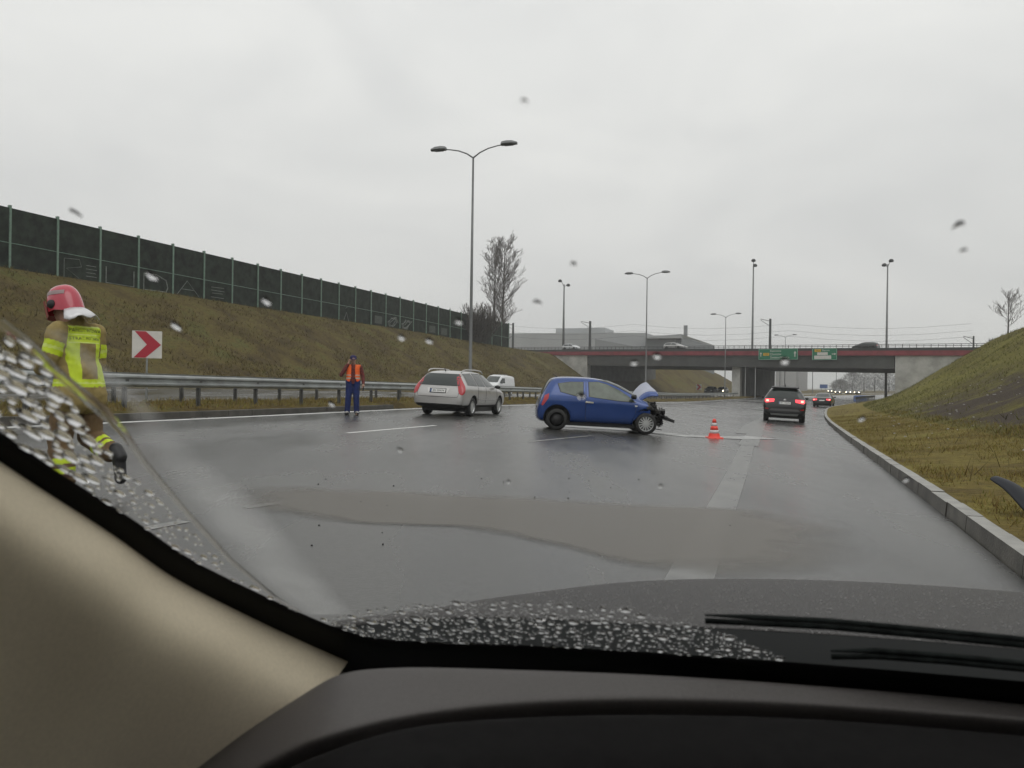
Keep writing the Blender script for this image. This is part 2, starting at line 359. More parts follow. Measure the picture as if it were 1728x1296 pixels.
# left embankment rising to the noise barrier
rows = []
for y in YS:
    r = []; x0 = xM(y)-15.5*xM.k(y); xt = min(xN(y)+17.5, x0-1.5); xc = xN(y)+1.2; zc = ZN(y)
    ts = [0, 0.5, 1]
    for t in ts:
        x = x0+(xt-x0)*t; r.append(V3((x, y, zr(x)+0.05*t+0.1*(t > 0))))
    for i in range(1, 15):
        t = i/14; x = xt+(xc-xt)*t
        e = t*t*(3-2*t)*0.25+t*0.75
        zz = zr(xt)+0.15+(zc-zr(xt)-0.15)*e
        r.append(V3((x, y, zz+(nz(x, y, 0.22, 0.35)+nz(x, y, 0.8, 0.12))*sin(pi*min(t, 0.95)))))
    for d in (0.4, -1.0, -6, -40, -400):
        r.append(V3((xN(y)+d, y, zc + (0.05*nz(x, y, 0.7) if d > -2 else 0))))
    rows.append(r)
g_mesh('left_embankment', rows, M['bank_left']); rowl = rows
# right kerb stones, verge and embankment
def kerb(name, c, off, y0, y1, side, hgt, wid, m, cut=None):
    b = MB(); y = y0; stones = 0
    while y < y1:
        L = 1.0/c.k(y); ya, yb = y+0.006, y+L-0.006; j = random.uniform(-0.008, 0.008); jh = random.uniform(-0.006, 0.006)
        def pt(yy, o, z): x = c(yy)+o*c.k(yy); return V3((x, yy, zr(x)+z))
        o0, o1 = off+j, off+wid*side+j
        b.hexa([pt(ya, o0, -0.1), pt(yb, o0, -0.1), pt(yb, o1, -0.1), pt(ya, o1, -0.1),
                pt(ya, o0+0.02*side, hgt+jh), pt(yb, o0+0.02*side, hgt+jh), pt(yb, o1, hgt+jh), pt(ya, o1, hgt+jh)])
        y += L
    o = b.build(name, m); o['kind'] = 'structure'
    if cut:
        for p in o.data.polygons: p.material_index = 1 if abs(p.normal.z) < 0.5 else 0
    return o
kerb('right_kerb', xR, 0.0, -3, 150, 1, 0.15, 0.17, [M['kerb'], mat('dark_kerb_face', (0.095, 0.09, 0.078), 0.5, var=0.45, vs=2.2, bump=0.3, bs=40)], True)  # upright faces of the stones take the darker second colour
kerb('left_kerb', xM, 0.72, 6, 29.0, -1, 0.14, 0.16, M['kerb_dark'])
VW = 2.9
ROFF = [0.17, 0.4, 0.8, 1.3, 1.8, 2.4, VW]
def zver(d): return 0.135 + 0.30*(d/VW)**1.6
def crest(y):
    return 6.9 if y < 85 else 6.9-0.9*min(1, (y-85)/40)
rows = []; rowb = []
for y in YS:
    r = []
    for d in ROFF:
        x = xR(y)+d*xR.k(y); r.append(V3((x, y, zr(xR(y))+zver(d)+(nz(x, y, 0.8, 0.05)+nz(x, y, 2.5, 0.03))*(d > 0.3))))
    rows.append(r); q = [r[-1]]
    fade = 1.0 if y < 125 else max(0.12, 1-(y-125)/45)
    for i in range(1, 19):
        t = i/18; d = VW+14.0*t; x = xR(y)+d*xR.k(y); z0 = zr(xR(y))+zver(VW)
        e = t + 0.10*sin(2*pi*t)*-0.6
        zz = z0+(crest(y)-z0)*e*fade
        q.append(V3((x, y, zz+(nz(x, y, 0.28, 0.30)+nz(x, y, 1.0, 0.16)+nz(x, y, 3, 0.06))*sin(pi*min(t, 0.9)*0.95+0.15))))
    for d in (19, 22, 60, 500):
        x = xR(y)+d*xR.k(y); q.append(V3((x, y, zr(xR(y))+0.4+(crest(y)-zr(xR(y))-0.4)*fade + (0.25 if d < 30 else 0))))
    rowb.append(q)
g_mesh('verge', rows, M['verge'])
o = g_mesh('right_embankment', rowb, M['bank_right'])
av = o.data.attributes.new("bare", 'FLOAT', 'POINT'); nr_ = len(rowb[0])
def bare(t, y): return max(0.0, min(1, t/.05))*max(0.0, min(1, (.46-t)/.12))*max(0.0, min(1, (y-4)/4))*max(0.0, min(1, (46-y)/14))
for i, y in enumerate(YS):
    for j in range(nr_): av.data[i*nr_+j].value = bare(j/18, y)
# painted markings (4 mm sheets)
def strip(name, pts, w, m, dz=0.004, seg=1.0):
    P = [V3((p[0], p[1], 0)) for p in pts]; Q = []
    for a, c in zip(P[:-1], P[1:]):
        n = max(1, int((c-a).length/seg))
        for i in range(n): Q.append(a+(c-a)*(i/n))
    Q.append(P[-1]); rws = []
    for i, p in enumerate(Q):
        t = (Q[min(i+1, len(Q)-1)]-Q[max(i-1, 0)]).normalized(); nn = V3((t.y, -t.x, 0))
        rws.append([V3((q.x, q.y, zr(q.x)+dz)) for q in (p-nn*w/2, p, p+nn*w/2)])
    o = g_mesh(name, rws, m, smooth=False); return o
strip('edge_line', [(xM(y)+(1.12 if y < 30 else min(2.0, 1.12+(y-30)*0.03))*xM.k(y), y) for y in [i*1.5 for i in range(4, 90)]], 0.20, M['paint'])
strip('ramp_line', [(gp(1165, 975).x-0.5, gp(1165, 975).y-1.5)]+[tuple(gp(px, py)[:2]) for px, py in ((1165, 975), (1192, 912), (1218, 856), (1243, 800), (1262, 750), (1276, 722))], 0.29, M['paint_worn'])
strip('ramp_line_worn', [tuple(gp(px, py)[:2]) for px, py in ((1262, 752), (1282, 716), (1294, 702), (1306, 692))], 0.45, M['paint_worn'], dz=0.006)
strip('gore_line', [tuple(gp(px, py)[:2]) for px, py in ((1252, 732), (1262, 720), (1284, 708))], 0.35, M['paint_worn'], dz=0.008)
M['paint_dim'] = mat('dim_road_paint', (0.10, 0.10, 0.095), 0.4, vs=6, col2=(0.26, 0.26, 0.25))
for a, c in (((585, 731), (735, 718)), ((890, 746), (1000, 735)), ((414, 857), (492, 846)), ((238, 894), (312, 880)), ((1120, 700), (1180, 694))):
    A, B = gp(*a), gp(*c); strip('lane_dash', [tuple(A[:2]), tuple(B[:2])], 0.11, M['paint'] if 700 < a[1] < 735 else M['paint_dim'])
strip('spilled_powder_strip', [tuple(gp(px, py)[:2]) for px, py in ((950, 719), (1040, 725), (1110, 731), (1160, 736), (1225, 739), (1290, 739))], 0.95, mat('white_absorbent_powder', (0.16, 0.16, 0.155), 0.5, vs=2.5, col2=(0.46, 0.46, 0.45)), dz=0.010)
# muddy puddle film, its outline as it lies on the road
pud = [(380, 830), (450, 822), (600, 826), (760, 834), (900, 840), (1040, 850), (1180, 856), (1290, 862), (1360, 876), (1405, 896), (1418, 920), (1400, 944), (1340, 962), (1260, 970), (1140, 968), (1040, 950), (960, 925), (860, 902), (760, 890), (660, 886), (560, 880), (470, 868), (400, 850)]
pp = [gp(*p) for p in pud]
m = road_mat('muddy_rain_water'); n_ = m.node_tree; M['mud'] = m; pb = n_.nodes['Principled BSDF']
for l_ in list(pb.inputs['Base Color'].links)+list(pb.inputs['Roughness'].links): n_.links.remove(l_)
pb.inputs['Base Color'].default_value = (0.125, 0.110, 0.088, 1); pb.inputs['Roughness'].default_value = 0.33
at_ = n_.nodes.new("ShaderNodeAttribute"); at_.attribute_name = "cover"; nn_ = n_.nodes.new("ShaderNodeTexNoise"); nn_.inputs['Scale'].default_value = 1.3; nn_.inputs['Detail'].default_value = 7
tt_ = n_.nodes.new("ShaderNodeTexCoord"); n_.links.new(tt_.outputs['Object'], nn_.inputs[0])
m1 = n_.nodes.new("ShaderNodeMath"); m1.operation = 'MULTIPLY_ADD'; n_.links.new(nn_.outputs[0], m1.inputs[0]); m1.inputs[1].default_value = 0.7; m1.inputs[2].default_value = -0.35
m2 = n_.nodes.new("ShaderNodeMath"); m2.operation = 'ADD'; n_.links.new(m1.outputs[0], m2.inputs[0]); n_.links.new(at_.outputs['Fac'], m2.inputs[1])
m3 = n_.nodes.new("ShaderNodeMapRange"); m3.inputs[1].default_value = 0.10; m3.inputs[2].default_value = 0.55; m3.inputs[4].default_value = 0.66; n_.links.new(m2.outputs[0], m3.inputs[0]); n_.links.new(m3.outputs[0], pb.inputs['Alpha'])
b = MB(); cen = sum(pp, V3())/len(pp); cov = []
vs = []
for k in range(7):
    f = k/6
    for p in pp:
        q = cen+(p-cen)*f*1.13; vs.append(V3((q.x, q.y, zr(q.x)+0.0075))); cov.append(max(0, min(1, (1-f)*1.9)))
np_ = len(pp)
fs = [(k*np_+i, k*np_+(i+1) % np_, (k+1)*np_+(i+1) % np_, (k+1)*np_+i) for k in range(1, 6) for i in range(np_)]
fs += [(np_+i, np_+(i+1) % np_, 0) for i in range(np_)]
b.add(vs, fs); o = b.build('puddle', M['mud'], smooth=True); o['kind'] = 'structure'
av = o.data.attributes.new("cover", 'FLOAT', 'POINT')
for i, c_ in enumerate(cov): av.data[i].value = c_
# ------------------------------------------------------------------ grass blades
def blade_mat(name, pts):
    m = bpy.data.materials.new(name); m.use_nodes = True; n = m.node_tree; bs = n.nodes['Principled BSDF']
    g = n.nodes.new("ShaderNodeNewGeometry"); r = ramp_node(n, pts); n.links.new(g.outputs['Random Per Island'], r.inputs[0]); n.links.new(r.outputs[0], bs.inputs['Base Color'])
    bs.inputs['Roughness'].default_value = 0.7; bs.inputs['Specular IOR Level'].default_value = 0.2; return m
M['blade_y'] = blade_mat('yellow_grass_blade', [(0, (0.09, 0.05, 0.018)), (0.35, (0.19, 0.13, 0.035)), (0.7, (0.22, 0.18, 0.042)), (1, (0.12, 0.13, 0.03))])
M['blade_g'] = blade_mat('olive_grass_blade', [(0, (0.06, 0.05, 0.016)), (0.5, (0.12, 0.115, 0.028)), (1, (0.16, 0.16, 0.036))])
M['blade_d'] = blade_mat('dark_grass_blade', [(0, (0.055, 0.037, 0.014)), (0.5, (0.10, 0.076, 0.024)), (1, (0.105, 0.098, 0.027))])
def blades(name, pts, hmin, hmax, w, m, label):
    b = MB()
    for p in pts:
        h = random.uniform(hmin, hmax); a = random.uniform(0, 2*pi); l = random.uniform(0.2, 1.1)*h; a2 = random.uniform(0, 2*pi)
        d = V3((cos(a), sin(a), 0))*w*random.uniform(0.6, 1.4); e = V3((cos(a2), sin(a2), 0))*l
        p = V3(p)-V3((0, 0, 0.02)); i = len(b.v)
        b.v += [tuple(p-d), tuple(p+d), tuple(p+e+V3((0, 0, h)))]; b.face((i, i+1, i+2))
    o = b.build(name, m, fix=False); tag(o, label, 'grass', kind='stuff'); return o
pts = []
while len(pts) < 42000:
    y = 3.0+42*random.random()**1.7; d = 0.22+3.2*random.random(); x = xR(y)+d*xR.k(y)
    if noise.noise(V3((x*0.6, y*0.6, 1.0))) < random.uniform(-0.6, 0.5): continue
    pts.append(V3((x, y, zr(xR(y))+zver(min(d, VW))+(max(0, d-VW)*0.40)+nz(x, y, 0.8, 0.05))))
blades('verge_grass', pts, 0.03, 0.11, 0.006, M['blade_y'], 'flattened yellow grass on the verge behind the right kerb')
BV = BVHTree.FromPolygons([v for r in rowb for v in r], [(i*len(rowb[0])+j, i*len(rowb[0])+j+1, (i+1)*len(rowb[0])+j+1, (i+1)*len(rowb[0])+j) for i in range(len(rowb)-1) for j in range(len(rowb[0])-1)])
pts = []
while len(pts) < 40000:
    y = 3.0+105*random.random()**1.4; d = VW+14.5*random.random(); x = xR(y)+d*xR.k(y)
    if noise.noise(V3((x*0.25, y*0.25, 5.0))) < random.uniform(-0.5, 0.35) or random.random() < 0.85*bare((d-VW)/14, y): continue
    h = BV.ray_cast(V3((x, y, 40)), V3((0, 0, -1)))
    if h[0]: pts.append(h[0])
blades('right_bank_grass', pts, 0.06, 0.22, 0.014, M['blade_g'], 'olive grass tufts growing on the right embankment')
pts = []
while len(pts) < 26000:
    y = 9+60*random.random()**1.2; d = random.uniform(-2.6, 0.5); x = xM(y)+d*xM.k(y)
    pts.append(V3((x, y, zr(x)+0.20+0.05*nz(x, y, 0.9))))
blades('median_grass_blades', pts, 0.04, 0.17, 0.009, M['blade_y'], 'yellow grass growing under the median guardrails')

BV2 = BVHTree.FromPolygons([v for r in rowl for v in r], [(i*len(rowl[0])+j, i*len(rowl[0])+j+1, (i+1)*len(rowl[0])+j+1, (i+1)*len(rowl[0])+j) for i in range(len(rowl)-1) for j in range(len(rowl[0])-1)])
pts = []
while len(pts) < 45000:
    y = 30+135*random.random(); x = xN(y)+0.3+19*random.random()**.8
    if noise.noise(V3((x*0.22, y*0.22, 8.0))) < random.uniform(-0.5, 0.45): continue
    h = BV2.ray_cast(V3((x, y, 40)), V3((0, 0, -1)))
    if h[0]: pts.append(h[0])
blades('left_bank_grass', pts, 0.10, 0.34, 0.035, M['blade_d'], 'dull brown grass tufts growing on the left embankment')

pts = []
while len(pts) < 520:
    y = 4+70*random.random()**1.3; d = 0.5+8*random.random()**1.5; x = xR(y)+d*xR.k(y)
    if noise.noise(V3((x*0.5, y*0.5, 2.0))) < 0.05: continue
    pts.append(V3((x, y, zr(xR(y))+zver(min(d, VW))+max(0, d-VW)*0.40)))
blades('dead_stalks', pts, 0.14, 0.38, 0.006, M['blade_d'], 'dead weed stalks sticking out of the right verge grass')
# ------------------------------------------------------------------ guardrails
def guardrail(name, label, c, off, y0, y1, side, zfun, step=2.45, group=None, dark=None):
    t = thing(name, label, 'guardrail', group, (0, 0, 0)); sm = dark or M['steel']
    ys = []; y = y0
    while y <= y1: ys.append(y); y += step/c.k(y)
    prof = [(0.0, 0.745), (0.0, 0.735), (0.045, 0.70), (0.05, 0.665), (0.005, 0.62), (0.005, 0.575), (0.05, 0.53), (0.045, 0.495), (0.0, 0.455), (0.0, 0.445)]
    b = MB(); rows = []
    for i, y in enumerate([y0-1+j*0.6 for j in range(int((y1-y0+2)/0.6)+1)]):
        k = c.k(y); r = []
        for d, z in prof: x = c(y)+(off+side*(0.07+d))*k; r.append(V3((x, y, zfun(y)+z)))
        for d, z in prof[::-1]: x = c(y)+(off+side*(0.064+d))*k; r.append(V3((x, y, zfun(y)+z)))
        r.append(r[0]); rows.append(r)
    b.grid(rows); b.build('beam', sm, t)
    for y in ys:
        x = c(y)+off*c.k(y); z = zfun(y); th = atan2(c.slope(y), 1); Mx = Matrix.Rotation(-th, 3, 'Z')
        b = MB(); b.box((x, y, z+0.30), (0.10, 0.055, 0.80), Mx); b.box((x-0.0, y, z+0.30), (0.03, 0.12, 0.79), Mx)
        b.box(V3((x, y, z+0.60))+Mx @ V3((side*0.052, 0, 0)), (0.05, 0.10, 0.20), Mx)
        b.build('post', M['post_steel'], t)
    return t
zmed = lambda off: (lambda y: zr(xM(y)+off*xM.k(y))+0.21)
guardrail('guardrail', 'galvanised guardrail along the median kerb, on the side of the orange vested man', xM, 0.0, 10.0, 128, 1, zmed(0), 2.45, 'median guardrails')
guardrail('guardrail', 'galvanised guardrail on the far edge of the median, behind the chevron sign post', xM, -1.75, 12.0, 128, -1, zmed(-1.75), 2.45, 'median guardrails')
guardrail('guardrail', 'short dark guardrail at the end of the grass verge before the bridge', xR, 0.9, 90, 114, -1, lambda y: zr(xR(y))+0.2, 2.0, None, M['dark_steel'])
# ------------------------------------------------------------------ noise barrier
nb = thing('noise_barrier', 'long dark green noise barrier with pale posts on top of the grass bank', 'noise barrier', None)
def zb(y): return ZN(y)-0.12
yb = [60.0]
while yb[-1] < 153: yb.append(yb[-1]+4.05/xN.k(yb[-1]))
yb[-1] = 153.0
y = 60.0
while y > 40: y -= 4.05/xN.k(y); yb.insert(0, y)
i60 = yb.index(60.0)
def wallH(y): return 4.95 if y < 140 else 4.7
bays = []
for i in range(len(yb)-1):
    ya, yc = yb[i], yb[i+1]; A = V3((xN(ya), ya, zb(ya))); B = V3((xN(yc), yc, zb(yc)))
    d = (B-A); d.z = 0; L = d.length; d.normalize(); nn = V3((d.y, -d.x, 0)); bays.append((A, B, d, nn, L))
    for nm, z0, z1 in (('lower_panel', 0.0, 2.18), ('upper_panel', 2.24, 4.9)):
        b = MB()
        a0, c0 = A+d*0.08, B-d*0.08
        dz = V3((0, 0, 1))
        b.hexa([a0+nn*-0.06+dz*z0, c0+nn*-0.06+dz*z0, c0+nn*0.05+dz*z0, a0+nn*0.05+dz*z0, a0+nn*-0.06+dz*z1, c0+nn*-0.06+dz*z1, c0+nn*0.05+dz*z1, a0+nn*0.05+dz*z1])
        b.build(nm, M['noise_panel'], nb)
    b = MB(); b.tube([A+dz*2.21+nn*0.06, B+dz*2.21+nn*0.06], 0.035, 4); b.build('mid_rail', M['noise_post'], nb)
for i, ya in enumerate(yb):
    A = V3((xN(ya), ya, zb(ya))); d = bays[min(i, len(bays)-1)][2]
    Mx = Matrix.Rotation(atan2(d.y, d.x), 3, 'Z'); b = MB(); b.box(A+V3((0, 0, 2.5)), (0.17, 0.24, 5.2), Mx); b.build('post', M['noise_post'], nb)
def graffiti(bay, strokes, w=0.06):                # strokes in bay units, u 0..1, v metres
    A, B, d, nn, L = bays[bay]; b = MB()
    for st in strokes: b.tube([A+d*(u*L)+V3((0, 0, v))+nn*0.065 for u, v in st], w, 4)
    b.build('graffiti', M['chalk'], nb)
graffiti(i60+1, [[(.15, .2), (.15, 1.8), (.5, 1.9), (.55, 1.3), (.2, 1.0), (.5, .3)], [(.66, 1.5), (.9, 1.5)], [(.66, 1.2), (.92, 1.2)], [(.66, .9), (.9, .9)], [(.66, .6), (.92, .6)]], 0.03)
graffiti(i60+2, [[(.15, 1.75), (.15, .35), (.88, .3), (.88, 1.7)]])
graffiti(i60+3, [[(.15, .25), (.15, 1.75), (.5, 1.8), (.8, 1.4), (.85, .7), (.8, .3), (.15, .25)]])
graffiti(i60+4, [[(.12, .25), (.45, 1.75), (.85, .3)], [(.3, .9), (.65, .9)]], 0.035)
graffiti(i60+5, [[(.25, 1.6), (.7, 1.65)], [(.25, 1.3), (.72, 1.3)], [(.28, 1.0), (.66, 1.05)], [(.25, .6), (.7, .6)]], 0.03)
graffiti(i60+11, [[(.4, 1.9), (.5, 2.1)], [(.3, .3), (.45, 1.4), (.6, .2)]], 0.035)
for bb in (i60+14, i60+15):
    rr = random.Random(bb); graffiti(bb, [[(.5+.4*cos(a*0.9+k)*rr.uniform(.5, 1), 1.1+.9*sin(a*1.1+k)*rr.uniform(.5, 1)) for a in range(7)] for k in range(4)], 0.05)
for bb in (i60+13, i60+17, i60+18):
    A, B, d, nn, L = bays[bb]; b = MB(); p = A+d*(L*0.5)+V3((0, 0, 1.1))+nn*0.06
    b.box(p, (L*0.5, 0.02, 1.1), Matrix.Rotation(atan2(d.y, d.x), 3, 'Z')); b.build('painted_patch', mat('grey_over_paint', (0.055, 0.065, 0.055), 0.8, var=0.3), nb)
# ------------------------------------------------------------------ street lamps in the median
def lamp(y, label, h=12.45):
    x = xM(y)-(0.25 if y < 50 else 0.12 if y < 100 else .25)*xM.k(y); th = atan2(xM.slope(y), 1); Rz = Matrix.Rotation(-th, 3, 'Z'); z0 = zr(x)+0.15
    t = thing('street_lamp', label, 'street lamp', 'twin armed street lamps in the median', (x, y, z0)); t.rotation_euler = (0, 0, -th)
    b = MB(); b.tube([(0, 0, 0), (0, 0, 1.2), (0, 0, 1.25), (0, 0, 6), (0, 0, h)], [0.115, 0.11, 0.09, 0.075, 0.05], 10); b.box((0, 0, 0.02), (0.4, 0.4, 0.06)); b.build('pole', M['lamp_steel'], t, True)
    for s in (-1, 1):
        b = MB(); b.tube([(0, 0, h-0.02), (s*0.35, 0, h+0.22), (s*0.8, 0, h+0.40), (s*1.3, 0, h+0.50), (s*1.62, 0, h+0.53)], [0.04, 0.036, 0.033, 0.03, 0.03], 8); b.build('arm', M['lamp_steel'], t, True)
        b = MB()
        for (X, w, hh) in ((1.48, .06, .06), (1.54, .16, .12), (1.8, .20, .15), (2.1, .19, .13), (2.34, .10, .06)):
            b.v += [(s*X, -w, h+0.55), (s*X, -w*0.6, h+0.55+hh), (s*X, w*0.6, h+0.55+hh), (s*X, w, h+0.55), (s*X, w*0.6, h+0.49), (s*X, -w*0.6, h+0.49)]
        for i in range(4):
            for k in range(6): b.face((i*6+k, i*6+(k+1) % 6, i*6+6+(k+1) % 6, i*6+6+k))
        b.face(range(6)); b.face(range(24, 30)); hd = b.build('lamp_head', M['lamp_steel'], t)
        b = MB(); b.box((s*1.9, 0, h+0.482), (0.46, 0.2, 0.03)); b.build('lens', M['dark_steel'], hd)
    return t
lamp(40, 'tallest twin armed street lamp, rising behind the silver estate car')
lamp(80, 'twin armed street lamp standing behind the crashed blue car')
lamp(121, 'twin armed street lamp in front of the bridge, left of the bridge pier')
lamp(168, 'twin armed street lamp rising behind the bridge deck, over the pier')
# ------------------------------------------------------------------ chevron signs
def chevron(name, p, s, label, face_to=(0, 0), post=1.15):
    v = V3((face_to[0]-p.x, face_to[1]-p.y, 0)).normalized(); r = V3((-v.y, v.x, 0))
    t = thing(name, label, 'road sign', 'red and white chevron signs', tuple(p))
    b = MB(); b.tube([V3((0, 0, -0.05))-v*0.05, V3((0, 0, post+s))-v*0.05], 0.03, 8); b.build('post', M['steel'], t)
    c = V3((0, 0, post+s/2)); Mx = Matrix((r, -v, V3((0, 0, 1)))).transposed()
    b = MB(); b.box(c, (s, 0.02, s), Mx); pn = b.build('panel', M['sign_white'], t)
    h = s*0.485
    b = MB(); f = [(-.86, 1), (-.1, 1), (.97, 0), (-.1, -1), (-.92, -1), (-.02, 0)]
    pv = [c+v*0.016+r*(a*h)+V3((0, 0, e*h)) for a, e in f]
    b.add(pv, [(0, 1, 2, 5), (5, 2, 3, 4)]); b.add([q-v*0.004 for q in pv], [(0, 5, 2, 1), (5, 4, 3, 2)]); b.build('chevron', M['sign_red'], pn)
    return t
p = at(247, 676, 22.5); chevron('chevron_sign', V3((p.x, p.y, zr(p.x)+0.2)), 0.78, 'red and white chevron sign above the guardrail, beside the firefighter', post=1.16)
p = at(1179, 664, 150); chevron('chevron_sign', V3((p.x, p.y, -0.35)), 1.05, 'small chevron sign under the bridge, before the brown bank', post=0.75)
# ------------------------------------------------------------------ bridge
A0 = V3((0.5, 176.0, 0)); U = V3((65.5, -64.0, 0)).normalized(); Wd = V3((0.47, 0.88, 0)).normalized()
def ztop(s): return 8.3-0.0157*(s-22.6)
def bp(s, d, z): p = A0+U*s+Wd*d; p.z = ztop(s)+z; return p
br = thing('road_bridge', 'wide concrete road bridge with a dark red fascia crossing the motorway', 'bridge', None)
def seg(name, m, s0, s1, d0, d1, z0, z1, absz0=None, n=8, label=None):
    b = MB()
    rws = []
    for i in range(n+1):
        s = s0+(s1-s0)*i/n; q = [bp(s, d0, z0), bp(s, d1, z0), bp(s, d1, z1), bp(s, d0, z1)]
        if absz0 is not None: q[0].z = q[1].z = absz0
        rws.append(q+[q[0]])
    b.grid(rws); k = len(rws)
    b.face([0, 1, 2, 3]); b.face([(k-1)*5+j for j in (3, 2, 1, 0)]); return b.build(name, m, br, label=label)
S0, S1 = -14.0, 112.0
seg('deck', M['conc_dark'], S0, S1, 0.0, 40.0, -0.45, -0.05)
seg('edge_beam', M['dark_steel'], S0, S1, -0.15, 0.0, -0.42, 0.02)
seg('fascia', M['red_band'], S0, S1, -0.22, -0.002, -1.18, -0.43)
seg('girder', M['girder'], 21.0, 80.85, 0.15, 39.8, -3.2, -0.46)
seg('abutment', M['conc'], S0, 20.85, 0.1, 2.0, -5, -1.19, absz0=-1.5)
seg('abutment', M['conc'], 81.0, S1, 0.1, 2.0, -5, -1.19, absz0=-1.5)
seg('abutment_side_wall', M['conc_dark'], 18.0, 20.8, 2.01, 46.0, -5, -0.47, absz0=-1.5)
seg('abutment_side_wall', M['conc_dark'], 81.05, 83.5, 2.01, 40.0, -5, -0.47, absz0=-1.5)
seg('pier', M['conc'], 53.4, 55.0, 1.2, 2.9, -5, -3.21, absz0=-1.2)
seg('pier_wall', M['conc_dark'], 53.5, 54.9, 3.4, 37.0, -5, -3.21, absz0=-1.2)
for s_, d_ in ((56.0, 1.2), (57.9, 1.2)):
    b = MB(); q = bp(s_, d_, -3.2); b.tube([q, V3((q.x, q.y, -1.0))], 0.075, 8); b.build('drain_pipe', M['alloy'], br)
b = MB(); s = 0.0
for s in [S0+i*1.0 for i in range(int(S1-S0)-2)]: b.tube([bp(s, 0.15, -0.05), bp(s, 0.15, 0.55)], 0.055 if int(s) % 2 == 0 else 0.035, 4)
for z in (0.55, 0.30): b.tube([bp(S0, 0.15, z), bp((S0+S1)/2, 0.15, z), bp(S1, 0.15, z)], 0.04, 4)
b.build('railing', M['dark_steel'], br)
b = MB()
for s in [S0+i*2.0 for i in range(int((S1-S0)/2))]: b.tube([bp(s, 39.8, -0.05), bp(s, 39.8, 0.8)], 0.05, 4)
for z in (0.8, 0.45): b.tube([bp(S0, 39.8, z), bp(S1, 39.8, z)], 0.05, 4)
b.build('railing', M['dark_steel'], br)
def green_sign(name, px0, px1, label, kind):
    def s_at(px):
        k = ray(px, 598); k = k.x/k.y; return (k*A0.y-A0.x)/(U.x-k*U.y)
    s0, s1 = s_at(px0), s_at(px1); w = s1-s0; h = 1.86; sc = (s0+s1)/2
    o = bp(sc, -0.42, -0.98); t = thing(name, label, 'road sign', 'green direction signs on the bridge', tuple(o))
    r = V3(U); n_ = V3((0, 0, 1)).cross(r); n_ = -n_ if n_.y > 0 else n_
    def fr(u, v, e=0.0): return frame(r*u+V3((0, 0, v))+n_*e, r, (0, 0, 1))
    def pan(nm, m, u, v, ww, hh, e, par):
        b = MB(); b.box((0, 0, 0), (ww, hh, 0.02)); b.v = [tuple(fr(u, v, e) @ V3(q)) for q in b.v]; return b.build(nm, m, par)
    p0 = pan('panel', M['sign_green'], 0, 0, w, h, 0.0, t)
    for u, v, ww, hh in ((0, h/2-.04, w-.1, .05), (0, -h/2+.04, w-.1, .05), (-w/2+.06, 0, .05, h-.1), (w/2-.06, 0, .05, h-.1)): pan('border', mat('sign_border', (0.35, 0.5, 0.42), 0.5), u, v, ww, hh, 0.016, p0)
    for u in (-w*0.35, w*0.35): pan('bracket', M['grey_back'], u, 0, 0.12, h*0.9, -0.12, t)
    wh = M['sign_white']
    def tx(body, size, u, v, m=wh, al='CENTER'): lettering('lettering', body, size, fr(u, v, 0.022), m, p0, al)
    def arrow(u, v, L, ang):
        b = MB(); q = [(-.08, -.5), (.08, -.5), (.08, .1), (.26, .1), (0, .5), (-.26, .1), (-.08, .1)]
        b.v = [tuple(fr(u+L*(x*cos(ang)-y_*sin(ang)), v+L*(x*sin(ang)+y_*cos(ang)), 0.022)@V3((0, 0, 0))) for x, y_ in q]; b.face(range(7)); b.build('arrow', wh, p0)
    if kind == 1:
        pan('route_plate', M['sign_yellow'], -w*0.30, 0, w*0.155, 0.48, 0.016, p0); tx('902', 0.42, -w*0.30, 0, M['ink'])
        tx('Katowice', 0.52, -w*0.20, 0.55, al='LEFT'); tx('Chorzów', 0.52, -w*0.20, 0.0, al='LEFT'); tx('Świętochłowice', 0.52, -w*0.20, -0.56, al='LEFT')
        arrow(-w*0.44, 0, 0.75, 0); arrow(w*0.43, 0, 0.95, 0)
    else:
        pan('route_plate', M['sign_yellow'], -w*0.27, 0.60, w*0.26, 0.44, 0.016, p0); tx('902', 0.40, -w*0.27, 0.60, M['ink']); tx('Bytom', 0.46, w*0.06, 0.60)
        pan('white_plate', wh, -w*0.08, 0.08, w*0.42, 0.44, 0.016, p0); pan('white_plate', wh, -w*0.07, -0.50, w*0.68, 0.56, 0.016, p0)
        arrow(w*0.38, 0, 0.7, -pi/2)
green_sign('direction_sign', 1281, 1347, 'wide green direction sign with Katowice, Chorzów and Świętochłowice on the bridge', 1)
green_sign('direction_sign', 1371, 1413, 'narrower green direction sign with two white plates on the bridge', 2)
# ------------------------------------------------------------------ masts, catenary poles, wires
def mast(px, ytop, D, z0, label, heads):
    p = at(px, ytop, D); t = thing('light_mast', label, 'light mast', 'tall floodlight masts by the bridge', (p.x, p.y, z0)); h = p.z-z0
    b = MB(); b.tube([(0, 0, 0), (0, 0, h*0.5), (0, 0, h)], [0.27*D/150, 0.20*D/150, 0.12*D/150], 8); b.build('pole', M['lamp_steel'], t, True)
    for dx, dz in heads:
        b = MB(); b.tube([(0, 0, h-0.6), (dx*0.6, 0, h+dz*0.7), (dx, 0, h+dz)], 0.07, 5); b.build('arm', M['lamp_steel'], t)
        b = MB(); b.lathe([(0.02, -0.3), (0.42, -0.22), (0.5, 0.05), (0.3, 0.35), (0.02, 0.42)], n=10, c=(dx, 0, h+dz)); b.build('floodlight', M['dark_steel'], t, True)
mast(952, 480, 190, 7.0, 'slim floodlight mast rising over the grey warehouse', ((-1.0, 0.8), (1.0, -0.2)))
mast(1271.5, 446, 172, -0.8, 'floodlight mast just left of the wide green direction sign', ((0.0, 0.8), (0.35, -0.3)))
